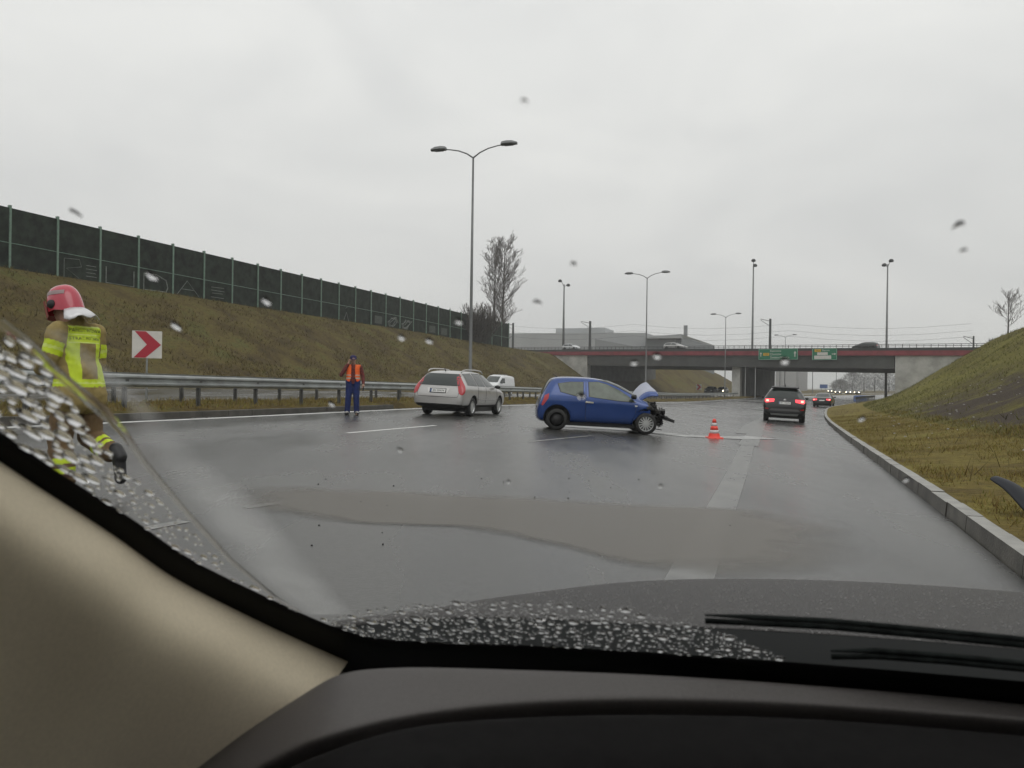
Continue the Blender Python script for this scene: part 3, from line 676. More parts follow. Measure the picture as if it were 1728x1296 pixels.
mast(1498, 446, 158, -0.8, 'floodlight mast standing at the far end of the bridge, right of both green signs', ((0.7, 0.7), (-0.7, -0.2)))
for px, yt, D, w, lab in ((866, 545, 190, .30, 'dark catenary pole beside the end of the noise barrier'), (996, 542, 185, .34, 'dark catenary pole in front of the grey warehouse'), (1300, 538, 165, .30, 'dark catenary pole above the wide green direction sign'), (1643, 567, 150, .2, 'short dark catenary pole above the right end of the bridge')):
    p = at(px, yt, D); z0 = 6.5; t = thing('catenary_pole', lab, 'catenary pole', 'catenary poles behind the bridge', (p.x, p.y, z0)); h = p.z-z0
    b = MB(); b.tube([(0, 0, 0), (0, 0, h)], [w, w*0.8], 8); b.build('pole', M['dark_steel'], t)
    b = MB(); b.tube([(0, 0, h-0.5), (-2.2, -.4, h-0.1)], 0.06, 5); b.tube([(0, 0, h-1.6), (-2.2, -.4, h-0.3)], 0.05, 5); b.build('bracket', M['dark_steel'], t)
for i, (y0, y1, lab) in enumerate(((548, 540, 'uppermost overhead wire strung above the bridge'), (558, 552, 'middle overhead wire strung above the bridge'), (566, 562, 'lowest overhead wire strung above the bridge'))):
    a, c = at(845, y0, 190), at(1640, y1+6, 148); b = MB()
    b.tube([a.lerp(c, k/12)-V3((0, 0, 1.0*sin(pi*((k/12*3) % 1)))) for k in range(13)], 0.018, 4); tag(b.build('overhead_wire', M['dark_steel']), lab, 'wire')
# ------------------------------------------------------------------ warehouse beyond the bridge
wh = thing('warehouse', 'large grey flat roofed warehouse with a glazed corner beyond the bridge', 'warehouse', None)
def wbox(name, m, px0, px1, ytop, D0, D1, depth=30, z0=4.0, zt=None, par=None):
    a, c = at(px0, ytop, D0), at(px1, ytop, D1); zt = zt or (a.z+c.z)/2; d = V3((0.35, 0.94, 0))*depth
    P = [V3((a.x, a.y, z0)), V3((c.x, c.y, z0)), V3((c.x, c.y, z0))+d, V3((a.x, a.y, z0))+d]; Q = [V3((p.x, p.y, zt)) for p in P]
    b = MB(); b.hexa(P+Q); return b.build(name, m, par or wh)
hall = wbox('hall', M['cladding'], 858, 1090, 562, 262, 250)
wbox('roof_block', M['cladding'], 938, 1022, 554, 266, 262, 12, z0=16.5)
wbox('roof_block', M['cladding'], 990, 1021, 553, 258, 257, 6, z0=16.5)
a = wbox('canopy', M['cladding'], 1088, 1150, 564, 244, 240, 40, z0=15.7, zt=16.6)
wbox('facade_glass', M['dark_glass'], 1090, 1148, 569, 246, 243, 34, z0=4, zt=15.6)
b = MB(); a, c = at(1150, 564, 240), at(1206, 583, 262); a2, c2 = at(1150, 569, 241), at(1206, 584.5, 262)
dd = V3((-6, 10, 0)); b.hexa([a2, c2, c2+dd, a2+dd, a, c, c+dd, a+dd]); b.build('canopy_wing', M['cladding'], wh)
b = MB(); z4 = lambda q: V3((q.x, q.y, 4.0)); b.hexa([z4(a2), z4(c2), z4(c2)+dd, z4(a2)+dd, a2-V3((0, 0, .05))+V3((.1, .2, 0)), c2-V3((0, 0, .05)), c2+dd, a2+dd]); b.build('facade_glass', M['dark_glass'], wh)
b = MB(); a, c = at(1004, 572, 247), at(1088, 588, 246)
b.add([a, V3((a.x, a.y, 4)), V3((c.x, c.y, 4)), c], [(0, 1, 2, 3)]); b.add([q+V3((.3, 1, 0)) for q in (a, V3((a.x, a.y, 4)), V3((c.x, c.y, 4)), c)], [(0, 3, 2, 1)]); b.build('sloped_annex', mat('annex_cladding', (0.21, 0.22, 0.225), 0.6), wh)
p = at(1157, 549, 275); t = thing('advertising_pylon', 'slim grey pylon sign rising behind the warehouse canopy', 'pylon sign', None, (p.x, p.y, 4))
b = MB(); b.tube([(0, 0, 0), (0, 0, p.z-8.5)], .25, 6); b.build('pole', M['grey_back'], t); b = MB(); b.box((0, 0, p.z-6.5), (1.3, .5, 5.0)); b.build('panel', M['grey_paint'], t)
# ------------------------------------------------------------------ bare trees
def bare_tree(name, label, base, H, spread, seed, trunk_r=0.22, first=0.12, up=0.75, dens=46, twig=0.016, group=None, fork=False):
    rr = random.Random(seed); t = thing(name, label, 'tree', group, tuple(base)); b = MB(); c = MB()
    lean = V3((rr.uniform(-.02, .02), rr.uniform(-.02, .02), 1))
    P = [lean*(H*k/10)+V3((rr.uniform(-.06, .06), rr.uniform(-.06, .06), 0))*(H/20) for k in range(11)]; P[0] = V3((0, 0, -0.3))
    b.tube(P, [trunk_r*(1-k/10.6)**0.8+0.01 for k in range(11)], 7); b.build('trunk', M['bark'], t, True)
    def branch(p, d, L, r, lev):
        n = 4; pts = [p]; q = p; dd = d
        for k in range(n):
            dd = (dd+V3((rr.uniform(-.18, .18), rr.uniform(-.18, .18), rr.uniform(0.02, .16)))).normalized(); q = q+dd*(L/n); pts.append(q)
        c.tube(pts, [max(r*(1-k/(n+.6)), twig*0.8) for k in range(n+1)], 3, cap=False)
        if lev > 0:
            m = rr.randint(5, 7) if lev > 1 else rr.randint(4, 6)
            for k in range(m):
                f = 0.2+0.78*k/m; i = min(int(f*n), n-1); s = pts[i].lerp(pts[i+1], f*n-i)
                ax = V3((rr.uniform(-1, 1), rr.uniform(-1, 1), rr.uniform(-.3, .8))).normalized()
                branch(s, (dd*0.75+ax*0.75).normalized(), L*rr.uniform(.32, .5)*(1.1-0.4*f), max(r*0.5, twig), lev-1)
    for k in range(dens):
        f = first+(0.985-first)*(k/dens)**0.9; z = f*10; i = min(int(z), 9); s = P[i].lerp(P[i+1], z-i); a = rr.uniform(0, 2*pi)
        env = spread*(sin(pi*min(1, (1-f)*0.78+0.12))**0.7)*rr.uniform(0.6, 1.12)
        branch(s, V3((cos(a), sin(a), up*rr.uniform(.7, 1.5))).normalized(), env*1.25, max(trunk_r*0.30*(1-f*0.7), twig*1.3), 2)
    c.build('crown', M['twig'], t, fix=False); return t
p = at(834, 560, 172); bare_tree('bare_poplar', 'bare poplar with a slim trunk behind the barrier end, the shorter of the pair', V3((p.x, p.y, 7.7)), at(832, 418, 172).z-7.7, 4.1, 11, 0.28, twig=0.028, dens=80, group='pair of bare poplars')
p = at(847, 560, 174); bare_tree('bare_poplar', 'taller bare poplar behind the barrier end, on the bridge side of its pair', V3((p.x, p.y, 7.7)), at(849, 408, 174).z-7.7, 5.2, 23, 0.32, first=.06, dens=95, twig=0.028, group='pair of bare poplars')
p = at(1701, 570, 88); bare_tree('bare_tree', 'small bare tree on top of the right grass embankment', V3((p.x, p.y, p.z-0.6)), at(1700, 506, 88).z-p.z+0.8, 2.1, 5, 0.09, first=.30, up=.8, dens=20, twig=0.013)
def twig_bush(name, label, base, w, h, seed, n=150, m=None, rr_=0.012):
    rr = random.Random(seed); c = MB()
    for k in range(n):
        a = rr.uniform(0, 2*pi); d0 = V3((cos(a)*rr.random(), sin(a)*rr.random(), 0)); q = V3(base)+d0*(w*0.25); dd = V3((d0.x*0.5, d0.y*0.5, 1)).normalized(); L = h*rr.uniform(.6, 1.1)
        pts = [q]
        for i in range(4):
            dd = (dd+V3((rr.uniform(-.3, .3), rr.uniform(-.3, .3), rr.uniform(-.1, .1)))).normalized(); pts.append(pts[-1]+dd*L/4)
            for _ in range(2): e = (dd+V3((rr.uniform(-1, 1), rr.uniform(-1, 1), rr.uniform(-.2, .6)))).normalized(); c.tube([pts[-1], pts[-1]+e*L*0.22, pts[-1]+e*L*0.3+V3((0, 0, L*.08))], rr_, 3, cap=False)
        c.tube(pts, rr_*1.2, 3, cap=False)
    o = c.build(name, m or M['twig'], fix=False); return tag(o, label, 'bush')
p = V3((-6.0, 138, ZN(138)+.8)); twig_bush('bare_bush', 'dark bare bush against the noise barrier, behind the tallest street lamp', (p.x, p.y, p.z-0.8), 5.5, 4.9, 3, 230, M['bark'], 0.03)
p = at(1682, 578, 92); twig_bush('bare_bush', 'low bare bush on the crest of the right embankment', (p.x, p.y, p.z-0.5), 2.6, 0.8, 4, 80, None, .012)
# far trees, tower blocks and lamps seen under the bridge
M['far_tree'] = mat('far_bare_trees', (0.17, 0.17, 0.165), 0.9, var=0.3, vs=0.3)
def far_tree(px, D, h, w, seed, label):
    rr = random.Random(seed); p = at(px, 655, D); base = V3((p.x, p.y, -1.2)); t = thing('far_tree', label, 'tree', 'hazy trees beyond the bridge', tuple(base))
    b = MB(); b.tube([(0, 0, 0), (0, 0, h*0.6)], [.35, .15], 5); b.build('trunk', M['bark'], t); c = MB()
    for _ in range(3200):
        u = rr.random(); a = rr.uniform(0, 2*pi); r = w*0.5*sqrt(rr.random())*sin(pi*(0.12+0.85*u))**0.7; q = V3((r*cos(a), r*sin(a), h*(0.1+0.9*u)+rr.uniform(-.5, .5)))
        e = V3((rr.uniform(-1, 1), rr.uniform(-1, 1), rr.uniform(0, 1)))*rr.uniform(.5, 1.3); f = V3((rr.uniform(-1, 1), rr.uniform(-1, 1), rr.uniform(-1, 1)))*.09
        i = len(c.v); c.v += [tuple(q-f), tuple(q+f), tuple(q+e)]; c.face((i, i+1, i+2))
    c.build('crown', M['far_tree'], t, fix=False)
for i, (px, D, h, w) in enumerate(((1418, 380, 6, 10), (1438, 390, 10, 12), (1458, 395, 13, 15), (1476, 400, 14, 14), (1500, 395, 12, 14), (1524, 390, 10, 12))):
    far_tree(px, D, h, w, i+50, ['low hazy tree beyond the bridge, over the oncoming headlights', 'hazy tree beyond the bridge, just left of the tree mass peak', 'hazy tree with a round crown beyond the bridge', 'tallest hazy tree seen under the bridge', 'hazy tree beyond the bridge, behind the dark mast', 'hazy tree hidden mostly by the right abutment'][i])
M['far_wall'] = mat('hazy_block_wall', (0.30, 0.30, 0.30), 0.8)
for px0, px1, yt, D, lab in ((1314, 1338, 628, 420, 'hazy tower block seen under the bridge, beside the pier wall'), (1342, 1357, 629, 430, 'slimmer hazy tower block seen under the bridge')):
    a, c = at(px0, yt, D), at(px1, yt, D); t = thing('tower_block', lab, 'building', None, ((a.x+c.x)/2, D, -1.5))
    b = MB(); hh = a.z+3; b.box((0, 0, hh/2), (c.x-a.x, 10, hh)); b.build('wall', M['far_wall'], t)
    b = MB(); b.box((0, 0, hh+.6), (2.4, 3, 1.2)); b.build('roof_housing', M['far_wall'], t)
def far_lamp(px, D, h, label):
    p = at(px, 655, D); t = thing('street_lamp', label, 'street lamp', 'hazy lamps beyond the bridge', (p.x, p.y, -1.0))
    b = MB(); b.tube([(0, 0, 0), (0, 0, h)], [.14, .09], 6); b.build('pole', M['lamp_steel'], t)
    b = MB(); b.tube([(-1.8, 0, h+.4), (0, 0, h), (1.8, 0, h+.4)], .06, 5); b.build('arm', M['lamp_steel'], t)
far_lamp(1316, 205, 12, 'hazy street lamp under the bridge, next to the pier wall'); far_lamp(1371, 250, 12, 'hazy street lamp under the bridge, above the second dark car'); far_lamp(1411, 300, 12, 'hazy street lamp under the bridge, above the oncoming headlights')
p = at(1390, 652, 240); t = thing('blue_sign', 'small blue motorway sign standing beyond the bridge', 'road sign', None, (p.x, p.y, -1.0)); h = p.z+1.0
for s in (-.7, .7):
    b = MB(); b.tube([(s, .1, 0), (s, .1, h)], .07, 6); b.build('post', M['grey_back'], t)
b = MB(); b.box((0, 0, h), (2.4, .05, 1.2)); b.build('panel', M['sign_blue'], t)
# ------------------------------------------------------------------ vehicles (local: x forward from the rear axle, y left, z up)
def road_pose(x, y, head, z=None, flat=False):       # head: degrees to the right of +Y
    h = R(head); f = V3((sin(h), cos(h), 0)); sl = 0.0 if (flat or x > 17 or x < -15) else -0.0365
    f.z = sl*f.x; f.normalize(); n = V3((-sl, 0, 1)).normalized(); l = n.cross(f).normalized(); n = f.cross(l)
    m = Matrix((f, l, n)).transposed().to_4x4(); m.translation = V3((x, y, zr(x) if z is None else z)); return m
def shell(st, wheels, rad, seam_z, arch=1.17, sub=2, crush=None, halfw=0.8):
    b = MB(); rings = []
    for (x, zb_, zs, zt, wb, ws, wt) in st:
        zs = min(zs, zt-0.03); hz = zs-zb_
        half = [(0, zb_), (wb*.8, zb_), (wb, zb_+min(.07, hz*.2)), (wb*.35+ws*.65+.008, zb_+hz*.45), (ws+.004, zb_+hz*.8), (ws*.985, zs),
                (ws*.95*.55+wt*1.02*.45, zs+(zt-zs)*.45), (wt, zt-min(.07, (zt-zs)*.25)), (wt*.82, zt-min(.015, (zt-zs)*.08)), (wt*.42, zt), (0, zt)]
        ring = [V3((x, -y_, z)) for y_, z in half] + [V3((x, y_, z)) for y_, z in half[-2:0:-1]]
        rings.append(ring)
    n = len(rings[0])
    for r in rings: b.v += [tuple(p) for p in r]
    for i in range(len(rings)-1):
        for k in range(n): a = i*n+k; c = i*n+(k+1) % n; b.face((a, c, c+n, a+n))
    for i in (0, len(rings)-1):                       # end caps: a quad strip between the two halves
        o = i*n; h = n//2
        for k in range(h):
            q = [o+k, o+k+1, o+(n-k-1) % n, o+(n-k) % n]; q = list(dict.fromkeys(q)); b.face(q if i else q[::-1])
    me = b.mesh(); bm = bmesh.new(); bm.from_mesh(me); bmesh.ops.recalc_face_normals(bm, faces=bm.faces); bm.to_mesh(me); bm.free()
    me = evaluated(me, [('SUBSURF', dict(levels=sub, render_levels=sub))])
    if crush:
        for v in me.vertices: v.co = crush(v.co.copy())
    cut = MB()
    for wx in wheels:
        for s in (-1, 1):
            c = MB(); y0, y1 = (s*(halfw-.30), s*(halfw+.35)); y0, y1 = min(y0, y1), max(y0, y1)
            cut.lathe([(rad*arch, y0), (rad*arch, y1)], 'Y', 28, (wx, 0, rad+0.02))
    cm = cut.mesh(); bm = bmesh.new(); bm.from_mesh(cm); bmesh.ops.recalc_face_normals(bm, faces=bm.faces); bm.to_mesh(cm); bm.free()
    co = bpy.data.objects.new("cut", cm); COL.objects.link(co)
    out = evaluated(me, [('BOOLEAN', dict(operation='DIFFERENCE', solver='EXACT', object=co))]); bpy.data.objects.remove(co, do_unlink=True)
    for p in out.polygons:
        c = p.center; p.use_smooth = True; p.material_index = 0
        if c.z < seam_z: p.material_index = 1
        for wx in wheels:
            d = sqrt((c.x-wx)**2+(c.z-rad-0.02)**2)
            if d < rad*arch*1.012 and abs(c.y) < halfw+.05 and (abs(abs(p.normal.y)) < 0.3 or abs(c.y) < halfw-.2): p.material_index = 1; p.use_smooth = False
    return out
def bvh(me): return BVHTree.FromPolygons([v.co for v in me.vertices], [tuple(p.vertices) for p in me.polygons])
def panel(tree, poly, view, off=0.006, step=0.07, thick=0.0):
    """poly: 2D outline; view 'L','R' (x,z seen from the side), 'B','F' (y,z seen from the rear/front), 'T' (x,y from above): laid onto the body"""
    D = {'L': V3((0, -1, 0)), 'R': V3((0, 1, 0)), 'B': V3((1, 0, 0)), 'F': V3((-1, 0, 0)), 'T': V3((0, 0, -1))}[view]
    def P(u, v): return {'L': V3((u, 4, v)), 'R': V3((u, -4, v)), 'B': V3((-4, u, v)), 'F': V3((9, u, v)), 'T': V3((u, v, 5))}[view]
    pts = []; N = len(poly)
    for i in range(N):
        a, c = V3(poly[i]), V3(poly[(i+1) % N]); n = max(1, int((c-a).length/step))
        pts += [a+(c-a)*(k/n) for k in range(n)]
    E = [(i, (i+1) % len(pts)) for i in range(len(pts))]; nb = len(pts)
    xs = [p.x for p in pts]; zs = [p.y for p in pts]; u = min(xs)+step/2
    while u < max(xs):
        v = min(zs)+step/2
        while v < max(zs):
            q = V3((u, v))
            ins = False; j = nb-1
            for i in range(nb):
                if (pts[i].y > v) != (pts[j].y > v) and u < (pts[j].x-pts[i].x)*(v-pts[i].y)/(pts[j].y-pts[i].y)+pts[i].x: ins = not ins
                j = i
            if ins and min((pts[i]-q).length for i in range(nb)) > step*0.35: pts.append(q)
            v += step
        u += step
    vs, es, fs, *_ = geometry.delaunay_2d_cdt([V3((p.x, p.y)) for p in pts], E, [], 1, 1e-5)
    out = []; last = None; miss = 0
    for p in vs:
        h = tree.ray_cast(P(p.x, p.y), D)
        if h[0] is None or (view in 'LR' and abs(h[0].y) < .5):
            h = tree.find_nearest(P(p.x, p.y)+D*3.2)
        out.append(h[0]+(h[1]*off if h[1].dot(D) < 0 else -h[1]*off) - D*0.001)
    b = MB(); b.add(out, [tuple(f) for f in fs])
    for i, f in enumerate(b.f):
        a, c, e = (V3(b.v[k]) for k in f[:3])
        if (c-a).cross(e-a).dot(D) > 0: b.f[i] = f[::-1]
    return b
def put(tree, name, poly, view, m, parent, off=0.006, step=0.07, label=None):
    return panel(tree, poly, view, off, step).build(name, m, parent, True, label, fix=False)
def grow(poly, d):
    n = len(poly); c = V3((sum(p[0] for p in poly)/n, sum(p[1] for p in poly)/n)); out = []
    for p in poly:
        q = V3(p)-c; out.append(tuple(c+q*(1+d/max(q.length, .05))))
    return out
def wheel(parent, x, y, rad, w, spokes, rim_m, side, hub=True, rimr=0.66):
    wt = bpy.data.objects.new('wheel', None); COL.objects.link(wt); wt.parent = parent; wt.location = (x, y, rad)
    b = MB(); b.lathe([(rad*rimr, -w/2), (rad*.9, -w/2), (rad*.975, -w*.42), (rad, -w*.3), (rad, w*.3), (rad*.975, w*.42), (rad*.9, w/2), (rad*rimr, w/2), (rad*rimr, -w/2)], 'Y', 36, cap=False); b.build('tyre', M['rubber'], wt, True)
    s = side; b = MB()
    b.lathe([(0.001, s*w*.18), (rad*rimr*.98, s*w*.18), (rad*rimr*.98, s*w*.1), (0.001, s*w*.1)], 'Y', 24)
    if spokes:
        c = MB(); c.lathe([(rad*rimr*.90, s*w*.30), (rad*rimr, s*w*.46), (rad*rimr*1.03, s*w*.44), (rad*rimr*1.0, s*w*.2), (rad*rimr*.9, s*w*.2), (rad*rimr*.90, s*w*.30)], 'Y', 36, cap=False)
        c.lathe([(0.001, s*w*.43), (rad*.13, s*w*.42), (rad*.15, s*w*.22), (0.001, s*w*.22)], 'Y', 16)
        for k in range(spokes):
            a = 2*pi*k/spokes; Mx = Matrix.Rotation(a, 3, 'Y'); ww = rad*(0.048 if spokes > 9 else 0.12)
            c.hexa([Mx @ V3((dx*ww*(1 if zz < .3 else 1.25), s*yy, rad*zz)) for zz, ys_ in ((0.1, (.42, .25)), (rimr*.95, (.36, .22))) for dx, yy in ((-1, ys_[0]*w), (1, ys_[0]*w), (1, ys_[1]*w), (-1, ys_[1]*w))])
        b.build('wheel_well_disc', M['black'], wt); c.build('rim', rim_m, wt, False)
    else: b.build('rim', M['black'], wt, True)
    return wt
def mirrors(t, x, y, z, m, sides=(-1, 1), d=0.10):
    for s in sides:
        b = MB(); b.lathe([(0.02, -.07), (.075, -.05), (.09, .0), (.085, .06), (.02, .075)], 'X', 10, (0, 0, 0)); b.v = [(x+p[0], s*(y+.10)+p[1]*1.15, z+p[2]*.75) for p in b.v]
        b.box((x, s*(y+.03), z-.03), (.05, .1, .03)); b.build('mirror', m, t, True)
def plate(t, M4, text, m='plate', w=0.52, h=0.115):
    b = MB(); b.box((0, 0, 0), (w, h, .008)); b.v = [tuple(M4 @ V3(p)) for p in b.v]; o = b.build('number_plate', M['plate'], t)
    b = MB(); b.box((0, 0, -.004), (w+.05, h+.04, .006)); b.v = [tuple(M4 @ V3(p)) for p in b.v]; b.build('plate_frame', M['black'], o)
    b = MB(); b.box((-w/2+.022, 0, .004), (.04, h*.96, .004)); b.v = [tuple(M4 @ V3(p)) for p in b.v]; b.build('country_band', M['sign_blue'], o)
    if text: lettering('lettering', text, h*0.88, M4 @ Matrix.Translation((.02, 0, .006)), M['ink'], o, extrude=.001)
def plate_M(tree, z, back=True, dy=0.0):
    h = tree.ray_cast(V3((-4 if back else 9, dy, z)), V3((1 if back else -1, 0, 0))); n = V3((h[1].x, 0, h[1].z)).normalized(); n = n if (n.x < 0) == back else -n
    return frame(h[0]+n*0.014, (0, -1, 0) if back else (0, 1, 0), V3((0, 0, 1))-n*n.z)
def seam(tree, pts, view, m, parent, name='seam', w=0.012, off=0.008):
    b = MB(); P = []
    for i in range(len(pts)-1):
        a, c = V3(pts[i]), V3(pts[i+1]); n = max(1, int((c-a).length/.08)); P += [a+(c-a)*(k/n) for k in range(n)]
    P.append(V3(pts[-1]))
    D = {'L': (V3((0, -1, 0)), lambda u, v: V3((u, 4, v))), 'R': (V3((0, 1, 0)), lambda u, v: V3((u, -4, v))), 'B': (V3((1, 0, 0)), lambda u, v: V3((-4, u, v)))}[view]
    Q = []
    for p in P:
        h = tree.ray_cast(D[1](p.x, p.y), D[0])
        if h[0] is not None: Q.append(h[0]-D[0]*0.002)
    if len(Q) > 1: b.tube(Q, w/2, 4); b.build(name, m, parent)
def corner_lamp(tree, s, levels, m, parent):         # a lamp wrapped round the rear corner: (height, angle from the rear, to the side)
    rows = []
    for z, a0, a1 in levels:
        h = tree.ray_cast(V3((-4, s*.45, z)), V3((1, 0, 0)))[0]; xr_ = h.x; h = tree.ray_cast(V3((xr_+.30, s*4, z)), V3((0, -s, 0)))[0]; yw = abs(h.y)
        c = V3((xr_+.24, s*(yw-.24), z)); r = []
        for k in range(9):
            a = R(a0+(a1-a0)*k/8); d = V3((-cos(a), s*sin(a), 0)); q = tree.ray_cast(c+d*2, -d)[0] or c+d*.24
            r.append(q+d*.013)
        rows.append(r)
    b = MB(); b.grid(rows); me = evaluated(b.mesh(), [('SUBSURF', dict(levels=1))]); link('tail_light', me, m, parent, True)
# ---- silver estate
g = gp(793, 703); g2 = gp(710, 700)
EST = road_pose(-2.12, 26.2, 17.5)
t = thing('estate_car', 'silver estate car standing skewed behind the orange vested man, seen from the rear', 'car', None, mat=EST)
st = [(-1.03, .36, .56, .64, .52, .62, .50), (-1.00, .31, .66, .78, .74, .80, .66), (-.93, .28, .84, .92, .82, .872, .74), (-.86, .27, .93, 1.08, .84, .885, .70), (-.74, .27, .96, 1.29, .85, .89, .64), (-.60, .27, .97, 1.42, .85, .89, .60), (-.30, .27, .97, 1.475, .86, .89, .595),
      (.4, .27, .96, 1.50, .86, .89, .60), (1.2, .27, .95, 1.495, .86, .89, .60), (1.75, .27, .94, 1.44, .86, .888, .58), (2.2, .27, .93, 1.24, .86, .885, .60), (2.62, .27, .91, 1.02, .86, .88, .68), (3.0, .27, .86, .93, .855, .87, .70), (3.4, .27, .76, .83, .82, .84, .68), (3.62, .30, .64, .70, .70, .74, .58), (3.70, .36, .52, .58, .5, .55, .4)]
me = shell(st, (0, 2.75), .315, .37, halfw=.885); body = link('body', me, [M['silver'], M['black']], t); tr = bvh(me)
for s, vw in ((-1, 'R'), (1, 'L')):
    put(tr, 'side_window', [(-.52, 1.02), (-.42, 1.38), (.28, 1.42), (.36, 1.0)], vw, M['glass'], t)
    put(tr, 'side_window', [(.43, 1.0), (.36, 1.42), (1.06, 1.42), (1.14, .99)], vw, M['glass'], t)
    put(tr, 'side_window', [(1.22, .99), (1.14, 1.42), (1.66, 1.38), (2.34, 1.02), (2.30, .985)], vw, M['glass'], t)
    for x in (.40, 1.18): seam(tr, [(x+.02, .96), (x, .42)], vw, M['black'], t, 'door_seam')
    seam(tr, [(2.34, .92), (2.40, .60), (2.36, .42)], vw, M['black'], t, 'door_seam')
    put(tr, 'rub_strip', [(.40, .545), (.40, .585), (2.36, .585), (2.36, .545)], vw, M['chrome'], t, off=.012)
    for x in (.62, 1.42): put(tr, 'door_handle', [(x, .84), (x, .87), (x+.2, .87), (x+.2, .84)], vw, M['silver'], t, off=.03)
    corner_lamp(tr, s, [(.70, 34, 46), (.74, 20, 58), (.80, 12, 66), (.90, 8, 68), (1.0, 8, 66), (1.08, 10, 60), (1.16, 14, 56), (1.24, 18, 54), (1.32, 22, 52), (1.375, 27, 50)], M['tail'], t)
    b = MB(); b.tube([(-.50, s*.585, 1.43), (-.36, s*.59, 1.495), (-.1, s*.595, 1.525), (.8, s*.595, 1.54), (1.3, s*.59, 1.52), (1.52, s*.58, 1.46)], .022, 8); b.build('roof_rail', M['silver'], t, True)
    for wx in (0, 2.75): wheel(t, wx, s*.755, .315, .205, 7, M['alloy'], s)
put(tr, 'rear_window', [(-.70, .985), (-.60, 1.37), (.60, 1.37), (.70, .985)], 'B', M['glass'], t, off=.01)
put(tr, 'windscreen', [(-.66, 1.05), (-.54, 1.42), (.54, 1.42), (.66, 1.05)], 'F', M['glass'], t)
seam(tr, [(-.715, .98), (-.715, .70), (-.68, .62), (.68, .62), (.715, .70), (.715, .98)], 'B', M['black'], t, 'tailgate_seam')
put(tr, 'plate_recess', [(-.39, .90), (-.33, .75), (.33, .75), (.39, .90)], 'B', mat('pale_silver_recess', (.6, .59, .57), .3, .2), t, off=.006)
put(tr, 'rear_bumper', [(-.80, .40), (-.83, .585), (.83, .585), (.80, .40)], 'B', M['silver'], t, off=.02)
put(tr, 'rear_valance', [(-.78, .285), (-.82, .40), (.82, .40), (.78, .285)], 'B', M['black'], t, off=.012)
plate(t, plate_M(tr, .815), 'SH 05434')
mirrors(t, 2.16, .86, 1.0, M['black'])
b = MB(); b.tube([(-.42, 0, 1.46), (-.52, 0, 1.56)], [.02, .008], 6); b.build('antenna', M['black'], t)
b = MB(); b.box((1.4, 0, .22), (3.4, 1.45, .16)); b.build('underbody', M['black'], t)
# ---- crashed blue hatchback, outlines taken in its own metres
def hx(px, py): return ((px-938.5)*.0155, (723.6+(px-938.5)*.085-py)*.0155)
BL = road_pose(1.16, 21.22, 89.5)
t = thing('crashed_car', 'blue three door hatchback with a smashed front and its bonnet bent up', 'car', None, mat=BL)
st = [(-.53, .33, .50, .57, .50, .56, .44), (-.505, .26, .58, .68, .68, .73, .58), (-.44, .22, .74, .84, .76, .80, .66), (-.385, .20, .84, .99, .78, .815, .63), (-.29, .20, .89, 1.20, .79, .82, .61), (-.20, .20, .90, 1.345, .79, .82, .60), (-.06, .20, .90, 1.40, .79, .82, .59), (.25, .20, .90, 1.425, .79, .82, .585),
      (.75, .20, .90, 1.432, .79, .82, .58), (1.12, .20, .89, 1.41, .79, .82, .57), (1.52, .20, .88, 1.325, .79, .82, .56), (1.87, .20, .87, 1.155, .79, .82, .58), (2.15, .20, .84, .985, .79, .815, .62), (2.36, .22, .77, .84, .78, .80, .64), (2.54, .26, .68, .73, .74, .76, .62), (2.63, .30, .58, .64, .64, .68, .54)]
def crush(c):
    if c.x > 2.05:
        k = min(1, (c.x-2.05)/.4); c += V3((noise.noise(c*4.1), noise.noise(c*3.7+V3((5, 0, 0)))*.6, noise.noise(c*4.3+V3((0, 9, 0)))))*0.11*k
    return c
me = shell(st, (0, 2.34), .295, .19, arch=1.20, crush=crush, halfw=.815); body = link('body', me, [M['blue'], M['black']], t); tr = bvh(me)
for p in me.polygons:
    if p.center.x > 2.36 and p.center.z > .45 or p.center.x > 2.5: p.material_index = 2
me.materials.append(M['engine'])
wq = [hx(*q) for q in ((939, 645), (960, 643.5), (981, 644), (981, 669), (972, 667.5), (944, 659))]
wd = [hx(*q) for q in ((991, 644.5), (1007, 645), (1022, 650), (1042, 660), (1058, 671), (1070, 681.5), (1040, 677.5), (992, 669))]
for s, vw in ((-1, 'R'), (1, 'L')):
    put(tr, 'window_rubber', grow(wq, .018), vw, M['black'], t, off=.004); put(tr, 'quarter_window', wq, vw, M['glass_green'], t, off=.009)
    put(tr, 'window_rubber', grow(wd, .018), vw, M['black'], t, off=.004); put(tr, 'door_window', wd, vw, M['glass_green'], t, off=.009)
    seam(tr, [hx(*q) for q in ((986, 645), (986, 700), (990, 717), (1060, 724), (1068, 712), (1073, 684))], vw, M['black'], t, 'door_seam', w=.010)
    put(tr, 'door_handle', [hx(*q) for q in ((985.5, 676), (999, 678), (999, 680.5), (985.5, 679))], vw, M['chrome'], t, off=.028, step=.03)
    put(tr, 'indicator', [hx(*q) for q in ((1069, 686), (1074, 687), (1073, 689), (1069, 688.5))], vw, M['lens'], t, off=.012, step=.03)
    put(tr, 'tail_light', [hx(*q) for q in ((924, 661), (923, 669), (914, 681), (911.5, 679), (917, 664))], vw, M['tail'], t, off=.014, step=.03)
    put(tr, 'sill', [hx(*q) for q in ((962, 715), (962, 718), (1067, 727), (1067, 724))], vw, M['blue'], t, off=.02)
    wheel(t, 0, s*.72, .285, .185, 0, M['alloy'], s); wheel(t, 2.34, s*.735, .285, .185, 14, M['alloy'], s, rimr=.70)
put(tr, 'rear_window', [(-.62, .93), (-.55, 1.32), (.55, 1.32), (.62, .93)], 'B', M['glass'], t, off=.01)
